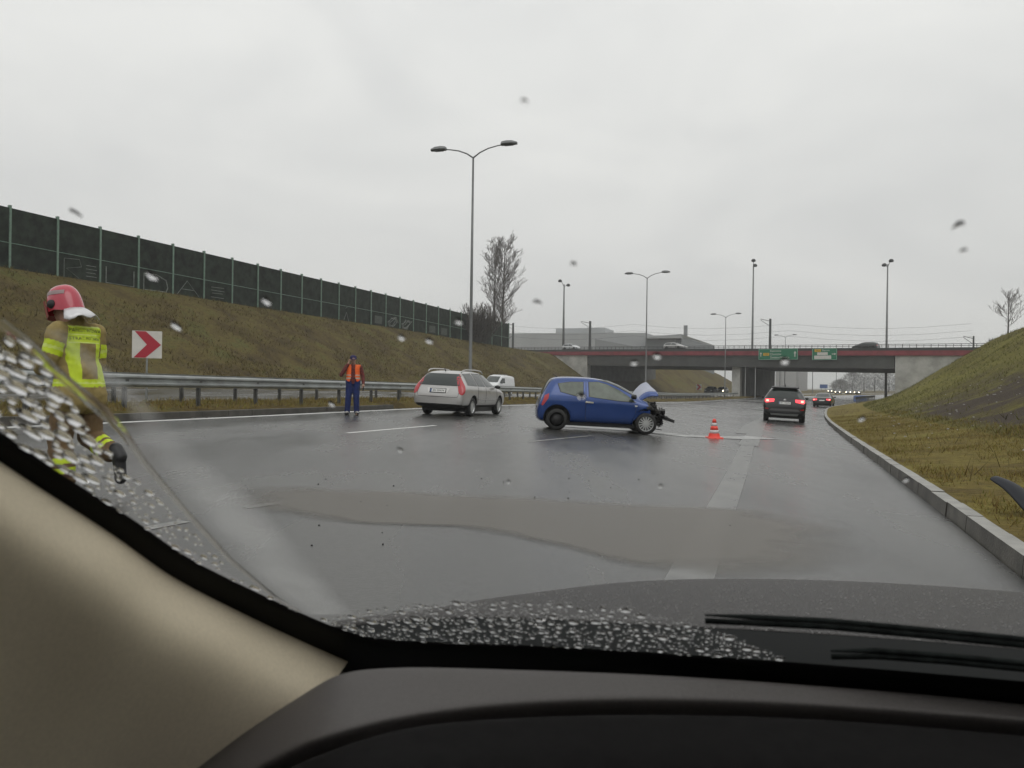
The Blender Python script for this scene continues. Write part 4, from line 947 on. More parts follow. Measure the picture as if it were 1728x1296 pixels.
put(tr, 'windscreen', [(-.62, 1.02), (-.52, 1.36), (.52, 1.36), (.62, 1.02)], 'F', M['glass'], t, off=.008)
mirrors(t, 1.97, .80, .97, M['black'], d=.08)
b = MB(); b.tube([(.02, 0, 1.40), (-.12, 0, 1.48)], [.014, .006], 5); b.build('antenna', M['black'], t)
b = MB(); b.box((1.1, 0, .2), (2.6, 1.3, .12)); b.build('underbody', M['black'], t)
# bonnet bent upwards, side curling
b = MB(); rows = []
for i in range(9):
    f = i/8; rows.append([])
    for j in range(9):
        g_ = j/8; yy = -.62+1.2*g_
        x = 2.12+.42*f**1.25+.10*(1-g_)*f; z = .92+.47*sin(f*1.4)*(.62+.38*g_)+.04*noise.noise(V3((f*3, g_*3, 2)))-.10*(1-g_)*f*f
        rows[-1].append(V3((x, yy, z)))
for q in rows:
    q[0] = q[0]+V3((.05, -.02, -.09))
b.grid(rows); me2 = evaluated(b.mesh(), [('SUBSURF', dict(levels=1)), ('SOLIDIFY', dict(thickness=.02, offset=0))])
for p in me2.polygons:
    p.material_index = 0 if p.center.y < -.52 and p.normal.y < -.25 or p.normal.z > .3 and p.normal.x < 0 else 1
    p.material_index = 1
    if p.center.y < -.50 or p.normal.x > 0.35 and p.center.y < -.3: p.material_index = 0
link('bonnet', me2, [M['blue'], M['primer']], t, True)
rr = random.Random(4); n_ = 0
def eng(name, m, fn):
    b = MB(); fn(b); return b.build(name, m, t)
eng('engine_block', M['engine'], lambda b: [b.box((2.38+rr.uniform(-.12, .2), rr.uniform(-.5, .5), .62+rr.uniform(-.12, .16)), (rr.uniform(.08, .28), rr.uniform(.1, .3), rr.uniform(.06, .22)), Matrix.Rotation(rr.uniform(-.6, .6), 3, rr.choice('XYZ'))) for _ in range(34)]+[b.box((2.62+rr.uniform(-.1, .22), rr.uniform(-.68, .3), .50+rr.uniform(-.16, .13)), (rr.uniform(.06, .2), rr.uniform(.05, .25), rr.uniform(.03, .13)), Matrix.Rotation(rr.uniform(-.9, .9), 3, rr.choice('XYZ'))) for _ in range(30)])
eng('torn_wiring', M['black'], lambda b: [b.tube([V3((2.35+rr.uniform(0, .3), rr.uniform(-.75, .2), .55+rr.uniform(-.1, .32))) for _ in range(4)], rr.uniform(.008, .018), 5) for _ in range(22)]+[b.tube([V3((2.55+rr.uniform(0, .3), rr.uniform(-.78, -.3), .45+rr.uniform(-.25, .3))) for _ in range(4)], rr.uniform(.006, .014), 5) for _ in range(16)])
def P2(px, py, y=-.6): a = hx(px, py); return V3((a[0], y, a[1]))
eng('bumper_beam', M['black'], lambda b: (b.hexa([P2(1098, 697, -.55), P2(1102, 705, -.55), P2(1138, 718.5, -.75), P2(1138, 714, -.75), P2(1098, 697, .35), P2(1102, 705, .35), P2(1126, 714, .2), P2(1126, 709, .2)]),
    [b.tube([P2(1100+k*5, 699+k*2.0+rr.uniform(-2, 2), -.6), P2(1107+k*5, 702+k*2.2+rr.uniform(-2, 3), -.7)], rr.uniform(.015, .035), 5) for k in range(7)]))
eng('hanging_liner', M['black'], lambda b: (b.grid([[P2(1088+i*3.5, 699+j*7+i*i*.25, -.70+.1*sin(i+j)) for j in range(4)] for i in range(6)]), b.tube([P2(1104, 712), P2(1112, 722), P2(1121, 719)], .02, 5), b.tube([P2(1108, 728), P2(1119, 730.5)], .012, 5)))
eng('broken_headlight', M['lens'], lambda b: b.hexa([P2(1112, 713, -.6), P2(1120, 722, -.62), P2(1114, 726, -.6), P2(1111, 722, -.58), P2(1112, 713, -.5), P2(1120, 722, -.52), P2(1114, 726, -.5), P2(1111, 722, -.5)]))
eng('crumpled_wing', M['blue'], lambda b: b.grid([[P2(1066+i*4.2+j*.5, 704-8.5*sin(min(1, i/5)*2.0)+j*4.5*(1+i*.05)-(0 if i < 6 else (i-6)*1.5), -.80-.025*sin(i*1.3)+.02*j) for j in range(3)] for i in range(8)]))
eng('arch_liner', M['black'], lambda b: b.grid([[V3((2.34+.40*cos(a), -.795+.20*j, .31+.385*sin(a))) for j in range(3)] for a in [R(k) for k in range(-5, 171, 11)]]))
eng('radiator', M['engine'], lambda b: b.box((2.60, 0, .46), (.07, 1.0, .34), Matrix.Rotation(.25, 3, 'Y')))
# ---- generic builder for the other cars
def road_car(name, label, pose, paint, L=4.3, Wd_=1.78, H=1.5, wb=2.6, ro=.85, kind='hatch', lit=False, head=False, group=None, plate_text=None, detail=True, spoiler=False, skid=False):
    t = thing(name, label, 'car', group, mat=pose); w = Wd_/2; fo = L-wb-ro; k = H/1.5; r = .31 if H < 1.6 else .345
    bt = .0 if kind == 'hatch' else .55
    st = [(-ro, .40*k, .58*k, .66*k, w*.6, w*.7, w*.56), (-ro+.03, .33*k, .68*k, .80*k, w*.84, w*.91, w*.75), (-ro+.10, .29*k, .86*k, .97*k, w*.94, w*.985, w*.80)]
    if kind == 'sedan': st += [(-ro+.25, .27*k, .93*k, 1.02*k, w*.96, w, w*.8), (-ro+.55, .27*k, .94*k, 1.06*k, w*.96, w, w*.78), (-ro+.95, .27*k, .95*k, 1.33*k, w*.96, w, w*.68)]
    else: st += [(-ro+.17, .27*k, .95*k, 1.10*k, w*.955, w*.995, w*.77), (-ro+.33, .27*k, .97*k, 1.36*k, w*.96, w, w*.70), (-ro+.48, .27*k, .98*k, 1.45*k, w*.96, w, w*.675)]
    st += [(.5, .27*k, .97*k, 1.49*k, w*.96, w, w*.68), (wb*.45, .27*k, .96*k, 1.49*k, w*.96, w, w*.68), (wb*.62, .27*k, .95*k, 1.44*k, w*.96, w, w*.66), (wb*.80, .27*k, .94*k, 1.24*k, w*.96, w, w*.68), (wb*.97, .27*k, .92*k, 1.04*k, w*.96, w*.99, w*.76), (wb+.25, .27*k, .87*k, .95*k, w*.955, w*.98, w*.78), (wb+fo*.65, .28*k, .76*k, .84*k, w*.92, w*.94, w*.76), (wb+fo*.92, .32*k, .62*k, .70*k, w*.78, w*.82, w*.64), (wb+fo, .38*k, .52*k, .58*k, w*.55, w*.6, w*.45)]
    me = shell(st, (0, wb), r, .36*k, halfw=w, sub=2 if detail else 1); link('body', me, [paint, M['black']], t); tr = bvh(me)
    xr = -ro+.42 if kind == 'hatch' else -ro+.98
    for s, vw in ((-1, 'R'), (1, 'L')):
        put(tr, 'side_window', [(xr, 1.03*k), (xr+.08, 1.36*k), (wb*.33, 1.40*k), (wb*.35, 1.01*k)], vw, M['glass'], t, step=.1)
        put(tr, 'side_window', [(wb*.39, 1.01*k), (wb*.37, 1.40*k), (wb*.58, 1.37*k), (wb*.83, 1.05*k), (wb*.82, 1.0*k)], vw, M['glass'], t, step=.1)
        hi = .96 if kind == 'hatch' else .86
        put(tr, 'tail_light', [(q*s*w, z*k) for q, z in ((.48, hi), (.90, hi-.01), (.93, hi-.12), (.86, hi-.17), (.50, hi-.12))], 'B', M['tail_lit'] if lit else M['tail'], t, off=.012, step=.06)
        if lit: put(tr, 'brake_bulb', [(q*s*w, z*k) for q, z in ((.74, hi-.04), (.86, hi-.04), (.86, hi-.12), (.74, hi-.12))], 'B', M['tail_core'], t, off=.02, step=.05)
        put(tr, 'headlight', [(q*s*w, z*k) for q, z in ((.42, .74), (.80, .80), (.86, .70), (.48, .63))], 'F', M['lens'], t, off=.012, step=.08)
        if head: b = MB(); b.lathe([(.001, .05), (.09, .03), (.10, -.02), (.001, -.04)], 'X', 12, (wb+fo*.95, s*w*.66, .69*k)); b.build('lit_headlight', M['head_lit'], t, True)
        for wx in (0, wb): wheel(t, wx, s*(w-.125), r, .21, 5 if detail else 0, M['alloy'], s)
    rw = ((-.80, 1.01), (-.62, 1.37), (.62, 1.37), (.80, 1.01)) if kind == 'hatch' else ((-.72, 1.10), (-.58, 1.38), (.58, 1.38), (.72, 1.10))
    put(tr, 'rear_window', [(a*w, z*k) for a, z in rw], 'B', M['glass'], t, off=.01, step=.1)
    put(tr, 'windscreen', [(a*w, z*k) for a, z in ((-.76, 1.07), (-.62, 1.42), (.62, 1.42), (.76, 1.07))], 'F', M['glass'], t, off=.008, step=.1)
    if plate_text is not None: plate(t, plate_M(tr, (.80 if kind == 'hatch' else .70)*k), plate_text)
    mirrors(t, wb*.76, w-.03, 1.02*k, M['black'])
    b = MB(); b.box((wb*.5, 0, .22*k), (wb+.8, w*1.6, .14)); b.build('underbody', M['black'], t)
    if spoiler:
        b = MB(); b.hexa([V3((-ro+.26, -w*.62, 1.40*k)), V3((-ro+.55, -w*.66, 1.43*k)), V3((-ro+.55, w*.66, 1.43*k)), V3((-ro+.26, w*.62, 1.40*k)), V3((-ro+.24, -w*.60, 1.445*k)), V3((-ro+.6, -w*.64, 1.50*k)), V3((-ro+.6, w*.64, 1.50*k)), V3((-ro+.24, w*.60, 1.445*k))]); b.build('spoiler', M['black'], t)
        b = MB(); b.tube([(-ro+.62, 0, 1.48*k), (-ro+.52, 0, 1.60*k)], [.02, .008], 5); b.build('antenna', M['black'], t)
    if skid:
        put(tr, 'skid_plate', [(-.60*w, .30*k), (-.66*w, .37*k), (.66*w, .37*k), (.60*w, .30*k)], 'B', M['alloy'], t, off=.03)
        put(tr, 'bumper_trim', [(-.72*w, .47*k), (-.62*w, .56*k), (.62*w, .56*k), (.72*w, .47*k)], 'B', mat('dark_grey_trim', (.09, .09, .09), .5), t, off=.02)
        for s in (-1, 1): put(tr, 'reflector', [(s*.74*w, .52*k), (s*.90*w, .54*k), (s*.90*w, .58*k), (s*.74*w, .56*k)], 'B', M['tail'], t, off=.02, step=.05)
        b = MB(); b.lathe([(.001, -.02), (.05, -.015), (.055, 0), (.001, .005)], 'X', 14); h = tr.ray_cast(V3((-4, 0, .93*k)), V3((1, 0, 0)))[0]; b.v = [(h.x-.01+p[0], p[1]*1.2, h.z+p[2]) for p in b.v]; b.build('badge', M['chrome'], t)
    return t
p = gp(1325, 713); road_car('suv', 'dark suv with lit tail lights driving away beside the grass verge', road_pose(p.x+.26, p.y+.95, 19), M['charcoal'], 4.45, 1.88, 1.66, 2.68, .92, lit=True, plate_text='SK 1903N', spoiler=True, skid=True)
p = gp(1388, 687); road_car('dark_car', 'second dark car with lit tail lights, just ahead of the suv on the wet road', road_pose(p.x, p.y, 28, z=p.z, flat=True), M['charcoal'], 4.3, 1.78, 1.46, 2.6, .85, lit=True, plate_text='', kind='sedan')
for px, D, hd, lab, pt, py in ((1402, 290, 208, 'oncoming car with lit headlights, leftmost of the far row', 'grey_paint', 668), (1415, 245, 208, 'oncoming car with one bright headlight, second in the far row', 'charcoal', 672), (1433, 235, 208, 'oncoming car with lit headlights, third in the far row', 'grey_paint', 672), (1447, 228, 208, 'oncoming car with the brightest headlights, rightmost of the far row', 'charcoal', 672.5)):
    p = at(px, py, D); road_car('oncoming_car', lab, road_pose(p.x, p.y, hd, z=zr(p.x)+.02, flat=True), M[pt], head=True, detail=False, group='oncoming cars beyond the bridge')
for px, py, D, hd, lab, pt, kd in ((1202, 664, 150, 207, 'dark car in the opposite lanes under the bridge, beside the small chevron sign', 'charcoal', 'hatch'), (1221, 664, 158, 207, 'pale car in the opposite lanes under the bridge, against the pier', 'grey_paint', 'hatch')):
    p = at(px, py, D); road_car('distant_car', lab, road_pose(p.x, p.y, hd, z=p.z-.1, flat=True), M[pt], head=(pt == 'grey_paint'), detail=False, group='cars in the opposite lanes')
def deck_car(px, d, lab, pt, hd, L=4.2, H=1.48):
    k = ray(px, 588); k = k.x/k.y; s = (k*(A0.y+Wd.y*d)-A0.x-Wd.x*d)/(U.x-k*U.y); p = bp(s, d, -.05); road_car('distant_car', lab, road_pose(p.x, p.y, hd, z=p.z, flat=True), M[pt], L=L, H=H, detail=False, group='cars crossing the bridge')
deck_car(957, 4, 'white car crossing the bridge in front of the grey warehouse', 'white_paint', 134.3); deck_car(1129, 4, 'silver car crossing the bridge below the warehouse canopy', 'silver', 134.3, 4.7); deck_car(1474, 9, 'dark car crossing the bridge right of both green signs', 'charcoal', -45.7)
# ---- white van, oncoming on the opposite carriageway
p = at(845, 668, 76)
t = thing('white_van', 'white panel van on the opposite carriageway, behind the silver estate', 'van', None, mat=road_pose(p.x+.2, p.y, 207, z=zr(p.x)))
st = [(-.80, .35, .95, 1.05, .70, .78, .70), (-.78, .28, 1.0, 1.70, .80, .88, .76), (-.70, .25, 1.0, 1.82, .84, .90, .78), (0, .25, 1.0, 1.87, .85, .90, .78), (1.2, .25, 1.0, 1.88, .85, .90, .78), (1.7, .25, 1.0, 1.84, .85, .90, .76), (2.25, .25, 1.0, 1.42, .85, .90, .72), (2.62, .25, .98, 1.12, .85, .89, .76), (3.05, .26, .90, .98, .84, .87, .74), (3.35, .3, .70, .80, .74, .78, .64), (3.43, .38, .55, .62, .5, .55, .42)]
me = shell(st, (0, 2.70), .31, .34, halfw=.895); link('body', me, [M['white_paint'], M['black']], t); tr = bvh(me)
for s, vw in ((-1, 'R'), (1, 'L')):
    put(tr, 'side_window', [(1.30, 1.12), (1.28, 1.58), (1.75, 1.58), (2.30, 1.16), (2.26, 1.10)], vw, M['glass'], t, step=.1)
    put(tr, 'headlight', [(q*s, z) for q, z in ((.42, .80), (.74, .90), (.80, .76), (.46, .68))], 'F', M['lens'], t, off=.012)
    for wx in (0, 2.70): wheel(t, wx, s*.775, .31, .2, 5, M['alloy'], s)
put(tr, 'windscreen', [(-.70, 1.16), (-.60, 1.74), (.60, 1.74), (.70, 1.16)], 'F', M['glass'], t, off=.008)
mirrors(t, 2.15, .88, 1.14, M['black'])
b = MB(); b.box((.4, 0, 1.9), (.5, .9, .04)); b.box((1.0, 0, 1.9), (.1, 1.3, .05)); b.build('roof_rack', M['white_paint'], t)
# ---- blue lorry far off on the slip road, behind the short guardrail
p = at(1452, 683, 118); t = thing('blue_truck', 'small blue truck partly hidden by the short dark guardrail', 'truck', None, mat=road_pose(p.x, p.y, 205, z=p.z-.5, flat=True))
b = MB(); b.box((-1.2, 0, 1.3), (2.6, 2.0, 1.1), taper=.96); b.build('load_box', M['sign_blue'], t)
b = MB(); b.hexa([V3((.2, -.95, .45)), V3((1.9, -.9, .45)), V3((1.9, .9, .45)), V3((.2, .95, .45)), V3((.3, -.85, 1.9)), V3((1.3, -.8, 1.85)), V3((1.3, .8, 1.85)), V3((.3, .85, 1.9))]); b.build('cab', M['sign_blue'], t)
b = MB(); b.box((0, 0, .6), (3.8, 1.2, .2)); b.build('chassis', M['black'], t)
for wx in (-1.3, 1.2):
    for s in (-1, 1): wheel(t, wx, s*.8, .36, .22, 0, M['alloy'], s)
# ------------------------------------------------------------------ traffic cone
p = gp(1205, 739.5)
t = thing('traffic_cone', 'orange and white traffic cone standing alone on the wet road', 'traffic cone', None, tuple(p))
M['cone'] = mat('fluorescent_orange', (0.85, 0.075, 0.05), 0.4); M['cone_white'] = mat('cone_white_sleeve', (0.62, 0.58, 0.58), 0.4)
b = MB()
Z = [(.155, .03), (.150, .05), (.128, .13)]; b.lathe([(.16, .03)]+Z[1:], n=20); b.box((0, 0, .017), (.40, .40, .034), taper=.94); b.build('base', M['cone'], t)
b = MB(); b.lathe([(.128, .131), (.104, .219)], n=20); b.build('white_sleeve', M['cone_white'], t, True)
b = MB(); b.lathe([(.106, .22), (.083, .319)], n=20); b.build('orange_band', M['cone'], t, True)
b = MB(); b.lathe([(.081, .32), (.059, .404)], n=20); b.build('white_sleeve', M['cone_white'], t, True)
b = MB(); b.lathe([(.061, .405), (.036, .50), (.028, .505)], n=20); b.build('tip', M['cone'], t, True)
# small dark pebbles and crash crumbs on the asphalt
rr = random.Random(9)
b = MB()
for k in range(70):
    px, py = rr.uniform(520, 1250), rr.uniform(735, 930)
    q = gp(px, py); s = rr.uniform(.004, .012); Mx = Matrix.Rotation(rr.uniform(0, 3), 3, 'Z') @ Matrix.Rotation(rr.uniform(0, 1), 3, 'X'); b.box(q+V3((0, 0, s*.5)), (s*1.6, s, s*.9), Mx, .7)
tag(b.build('crash_debris', M['black']), 'tiny dark crash crumbs scattered over the wet asphalt', 'debris', kind='stuff')
b = MB()
for k in range(160):
    y_ = rr.uniform(4, 40); d = rr.uniform(1.0, 9); x = xR(y_)+d*xR.k(y_); z = zr(xR(y_))+zver(min(d, VW))+max(0, d-VW)*.40+.03; s = rr.uniform(.015, .045)
    b.box((x, y_, z), (s*1.5, s, s*.7), Matrix.Rotation(rr.uniform(0, 3), 3, 'Z'), .8)
tag(b.build('litter', mat('pale_litter', (.35, .34, .32), .6)), 'pale scraps and stones strewn over the right verge', 'litter', kind='stuff')
# torn car part lying in the grass
p = at(1738, 822, 7.4); q = V3((p.x, p.y, zr(xR(p.y))+.06))
b = MB(); b.grid([[V3((-.42+.105*i+.03*j, (.05+.02*i)*(j-1.5)*1.1, .33-.042*i+.09*sin(j*1.05)*(.3+.09*i)+.03*sin(i*1.2))) for j in range(4)] for i in range(9)])
me = evaluated(b.mesh(), [('SUBSURF', dict(levels=2)), ('SOLIDIFY', dict(thickness=.008))])
o = link('bumper_fragment', me, mat('glossy_dark_plastic', (.010, .012, .018), .45, spec=.25), None, True); o.location = q; o.rotation_euler = (.15, .25, R(-38)); tag(o, 'torn dark glossy bumper fragment lying in the verge grass', 'car part')
# ------------------------------------------------------------------ people
def blob(caps, vox=0.012, smooth=4):
    """one continuous skin grown round tapered limbs: (p0, r0, p1, r1[, squash])"""
    b = MB()
    for cp in caps:
        p0, r0, p1, r1 = V3(cp[0]), cp[1], V3(cp[2]), cp[3]; sq = cp[4] if len(cp) > 4 else 1.0
        d = p1-p0; L = max(d.length, 1e-4); d.normalize()
        ref = V3((0, 1, 0)) if abs(d.y) < .85 else V3((0, 0, 1)); s_ = d.cross(ref).normalized(); f_ = s_.cross(d)
        prof = [(r0*sin(R(a)), -r0*cos(R(a))) for a in (4, 30, 60)]+[(r0+(r1-r0)*k, L*k) for k in (0, .25, .5, .75, 1)]+[(r1*sin(R(a)), L+r1*cos(R(a))) for a in (60, 30, 4)]
        n = 14; base = len(b.v)
        for r, h in prof:
            for k in range(n): a = 2*pi*k/n; b.v.append(tuple(p0+d*h+s_*(cos(a)*r)+f_*(sin(a)*r*sq)))
        for i in range(len(prof)-1):
            for k in range(n): u = base+i*n+k; v = base+i*n+(k+1) % n; b.face((u, v, v+n, u+n))
        b.face([base+k for k in range(n)][::-1]); b.face([base+(len(prof)-1)*n+k for k in range(n)])
    me = b.mesh(); bm = bmesh.new(); bm.from_mesh(me); bmesh.ops.recalc_face_normals(bm, faces=bm.faces); bm.to_mesh(me); bm.free()
    return evaluated(me, [('REMESH', dict(mode='VOXEL', voxel_size=vox)), ('SMOOTH', dict(factor=.5, iterations=smooth))])
def hand_caps(w, d, side, curl=.5, s=1.0, palm_n=(0, 1, 0)):
    """palm, five unequal curled fingers; w wrist, d pointing direction, side = towards the thumb"""
    w, d = V3(w), V3(d).normalized(); sd = V3(side); sd = (sd-d*sd.dot(d)).normalized(); n = d.cross(sd); caps = []
    caps.append((w, .026*s, w+d*.07*s, .036*s, .5)); 
    for i, (o, L) in enumerate(((.030, .072), (.010, .080), (-.010, .074), (-.029, .058))):
        p = w+d*.085*s+sd*o*s; q = p+(d*cos(curl)+n*sin(curl))*L*.55*s; e = q+(d*cos(curl*2.2)+n*sin(curl*2.2))*L*.5*s
        caps += [(w+d*.05*s+sd*o*s, .011*s, p, .0100*s), (p, .0100*s, q, .0092*s), (q, .0092*s, e, .0080*s)]
    p = w+d*.03*s+sd*.03*s; q = p+(sd*.75+d*.7).normalized()*.042*s; e = q+(d*.9+n*.4+sd*.1).normalized()*.034*s
    caps += [(p, .014*s, q, .0115*s), (q, .0115*s, e, .0095*s)]
    return caps
def head_caps(c, f, s=1.0):                          # c head centre, f facing
    f = V3(f).normalized(); u = V3((0, 0, 1)); r = f.cross(u)
    g = lambda a, b_, e: V3(c)+(f*a+r*b_+u*e)*s
    caps = [(g(-.02, 0, .045), .083*s, g(.02, 0, .03), .078*s), (g(.03, 0, -.02), .068*s, g(.045, 0, -.075), .046*s), (g(.0, 0, -.03), .066*s, g(.02, 0, -.08), .05*s),
            (g(.092, 0, .012), .010*s, g(.112, 0, -.022), .015*s), (g(.075, -.03, .028), .016*s, g(.075, .03, .028), .016*s), (g(.083, -.02, -.058), .011*s, g(.083, .02, -.058), .011*s), (g(.065, 0, -.10), .022*s, g(.06, 0, -.095), .024*s)]
    for q in (-1, 1): caps += [(g(-.01, q*.078, .015), .016*s, g(-.012, q*.082, -.028), .011*s, .6)]
    return caps
M['skin'] = mat('skin', (0.42, 0.25, 0.18), 0.55, var=.1, vs=12)
def split_mats(me, fn):
    for p in me.polygons: p.use_smooth = True; p.material_index = fn(p.center, p.normal)
    return me
def eyes(t, c, f, s=1.0):
    f = V3(f).normalized(); r = f.cross(V3((0, 0, 1)))
    b = MB()
    for q in (-1, 1): b.lathe([(.001, -.009), (.008, -.005), (.010, 0), (.008, .005), (.001, .009)], n=8, c=V3(c)+f*.083*s+r*q*.03*s+V3((0, 0, .012*s)))
    return b
# ---- man in the orange vest, telephoning (local: +y is where he faces)
p = gp(595, 700); fac = V3((0.20, -1.0, 0)).normalized()
PM = Matrix.Translation(p) @ Matrix.Rotation(atan2(-fac.x, fac.y), 4, 'Z')
t = thing('person', 'man in an open orange vest and blue cap, telephoning beside the guardrail', 'person', None, mat=PM)
HC = V3((0.0, .03, 1.63)); f = V3((-.05, 1, -.04))
rs, re, rw = V3((.20, -.02, 1.41)), V3((.34, .05, 1.17)), V3((.125, .10, 1.53))
ls, le, lw = V3((-.20, -.02, 1.41)), V3((-.285, -.03, 1.13)), V3((-.30, .09, .91))
cap_body = head_caps(HC, f)+[((0, -.01, 1.42), .075, (0, .01, 1.56), .058), ((0, 0, 1.02), .13, (0, -.01, 1.36), .14, .75), ((-.09, 0, .95), .12, (.09, 0, .95), .12, .85),
    (rs, .055, re, .045), (re, .045, rw, .032), (ls, .055, le, .045), (le, .045, lw, .032), ((.10, 0, .92), .09, (.13, .02, .50), .06), ((.13, .02, .50), .06, (.15, 0, .09), .045), ((-.10, 0, .92), .09, (-.10, .03, .50), .06), ((-.10, .03, .50), .06, (-.11, .02, .09), .045),
    ((.15, -.04, .05), .04, (.17, .15, .035), .038, .8), ((-.11, -.02, .05), .04, (-.12, .17, .035), .038, .8)]
cap_body += hand_caps(rw, (-.25, -.02, .95), (-.5, .8, 0), .55)+hand_caps(lw, (-.02, .25, -.95), (.5, .85, 0), .5)
me = blob(cap_body, .0075, 3); split_mats(me, lambda c, n: 0); body = link('body', me, M['skin'], t)
b = eyes(t, HC, f); b.build('eyes', M['ink'], body)
M['shirt'] = mat('dark_red_check_shirt', (0.19, 0.032, 0.026), .85, col2=(.05, .02, .022), vs=26)
caps = [((0, .01, .99), .155, (0, -.01, 1.36), .155, .78), ((0, .02, 1.0), .15, (0, .02, 1.18), .145, .80), ((-.15, -.02, 1.41), .072, (.15, -.02, 1.41), .072), ((0, -.02, 1.40), .08, (0, 0, 1.48), .068), (rs, .072, re, .062), (re, .062, re.lerp(rw, .86), .046), (ls, .072, le, .060), (le, .060, le.lerp(lw, .9), .046)]
me = blob(caps, .014, 3); split_mats(me, lambda c, n: 0); link('shirt', me, M['shirt'], t)
M['orange'] = mat('orange_vest_fabric', (0.86, 0.14, 0.025), .75, var=.12, vs=7); M['refl'] = mat('grey_reflective_tape', (.42, .40, .36), .35); M['belly'] = mat('dark_undershirt', (.02, .018, .02), .9)
caps = [((0, .0, 1.00), .192, (0, -.01, 1.35), .186, .84), ((-.15, -.02, 1.42), .078, (.15, -.02, 1.42), .078)]
me = blob(caps, .014, 3)
bm = bmesh.new(); bm.from_mesh(me)
bmesh.ops.delete(bm, geom=[q for q in bm.faces if (lambda c: (c.y > 0.0 and abs(c.x) < .055+.045*max(0, (1.12-c.z)/.15)) or c.z < .98 or c.z > 1.47)(q.calc_center_median())], context='FACES'); bm.to_mesh(me); bm.free()
me = evaluated(me, [('SOLIDIFY', dict(thickness=.012, offset=1))])
split_mats(me, lambda c, n: 1 if (1.06 < c.z < 1.095 or 1.15 < c.z < 1.185) else 0); link('vest', me, [M['orange'], M['refl']], t)
M['trousers'] = mat('blue_work_trousers', (0.010, 0.022, 0.105), .85, var=.3, vs=5)
caps = [((-.085, .005, .97), .135, (.085, .005, .97), .135, .9), ((.095, 0, .92), .115, (.13, .02, .50), .090), ((.13, .02, .50), .090, (.155, -.005, .10), .082), ((-.095, 0, .92), .115, (-.10, .03, .50), .090), ((-.10, .03, .50), .090, (-.115, .01, .10), .082)]
me = blob(caps, .013, 3); split_mats(me, lambda c, n: 0); link('trousers', me, M['trousers'], t)
for s, x0 in ((1, .155), (-1, -.115)):
    me = blob([((x0, -.05, .062), .066, (x0+.02*s, .15, .055), .062, .95), ((x0, -.03, .06), .064, (x0, -.03, .11), .062)], .011, 3); me = split_mats(me, lambda c, n: 1 if c.z > .075 and c.y > .02 else 0); link('shoe', me, [mat('dark_shoe', (.03, .03, .032), .6), mat('grey_shoe_top', (.30, .29, .28), .6)], t)
M['capblue'] = mat('navy_cap_cloth', (0.022, 0.018, 0.085), .8)
b = MB(); b.lathe([(.098, .01), (.099, .05), (.088, .095), (.055, .122), (.001, .130)], n=20, c=HC+V3((0, -.005, 0)))
b.grid([[HC+V3(((-.075+.15*i/6), .06+.10*j*(1-((i-3)/3.6)**2), .028-.014*j)) for i in range(7)] for j in range(3)]); b.build('cap', M['capblue'], t, True)
o = MB(); o.box((0, 0, 0), (.012, .07, .14)); o.v = [tuple(V3(q)+rw+V3((-.03, .03, .10))) for q in o.v]; ph = o.build('mobile_phone', M['black'], None); ph.matrix_world = PM; tag(ph, 'black mobile phone held to the ear of the orange vested man', 'phone')
o = MB(); o.tube([lw+V3((0, .03, -.07)), lw+V3((.0, .04, -.16)), lw+V3((.01, .05, -.20))], [.012, .018, .02], 8); o.tube([lw+V3((-.02, .03, -.07)), lw+V3((.03, .03, -.08))], .016, 6); gv = o.build('dark_glove', M['black'], None); gv.matrix_world = PM; tag(gv, 'dark glove hanging from the lowered hand of the orange vested man', 'glove')
# ---- firefighter walking away (local: +y is where the trunk faces)
p = gp(132, 836); fac = V3((-.90, .44, 0)).normalized()
PM = Matrix.Translation(p) @ Matrix.Rotation(atan2(-fac.x, fac.y), 4, 'Z')
t = thing('person', 'firefighter in a red helmet and tan jacket with yellow bands walking off', 'person', None, mat=PM)
HC = V3((-.07, .11, 1.645)); f = V3((-.20, .95, -.28)).normalized()
rs, re, rw = V3((.165, .03, 1.43)), V3((.195, .05, 1.16)), V3((.17, .25, 1.0))
ls, le, lw = V3((-.18, .02, 1.43)), V3((-.25, .05, 1.18)), V3((-.16, .30, 1.10))
lh, lk, la = V3((-.10, .0, .92)), V3((-.11, .10, .49)), V3((-.11, .03, .10))
rh, rk, ra = V3((.10, .0, .92)), V3((.15, .06, .50)), V3((.17, -.22, .36))
legs = [(lh, .09, lk, .06), (lk, .06, la, .045), (rh, .09, rk, .06), (rk, .06, ra, .045), (la+V3((0, -.04, -.05)), .042, la+V3((0, .16, -.06)), .038, .8), (ra+V3((0, -.05, .01)), .042, ra+V3((0, -.08, -.19)), .038)]
caps = head_caps(HC, f)+[((0, .03, 1.42), .075, HC-V3((0, .02, .09)), .058), ((0, 0, 1.02), .13, (0, .03, 1.36), .14, .75), ((-.09, 0, .95), .12, (.09, 0, .95), .12, .85), (rs, .055, re, .045), (re, .045, rw, .032), (ls, .055, le, .045), (le, .045, lw, .032)]+legs
caps += hand_caps(rw, (-.05, .2, -.95), (-.4, .9, 0), .6)+hand_caps(lw, (.55, .8, -.1), (0, .1, 1), .6)
me = blob(caps, .0075, 3); split_mats(me, lambda c, n: 0); body = link('body', me, M['skin'], t); eyes(t, HC, f).build('eyes', M['ink'], body)
M['tan'] = mat('tan_turnout_cloth', (0.27, 0.205, 0.075), .85, var=.2, vs=6, bump=.5, bs=14); M['lime'] = mat('lime_yellow_band', (0.52, 0.66, 0.02), .6, var=.08, vs=9); M['refl_y'] = mat('lime_reflective_line', (.62, .74, .16), .4); M['brown'] = mat('brown_turnout_trousers', (0.125, 0.078, 0.036), .85, var=.25, vs=5, bump=.5, bs=14)
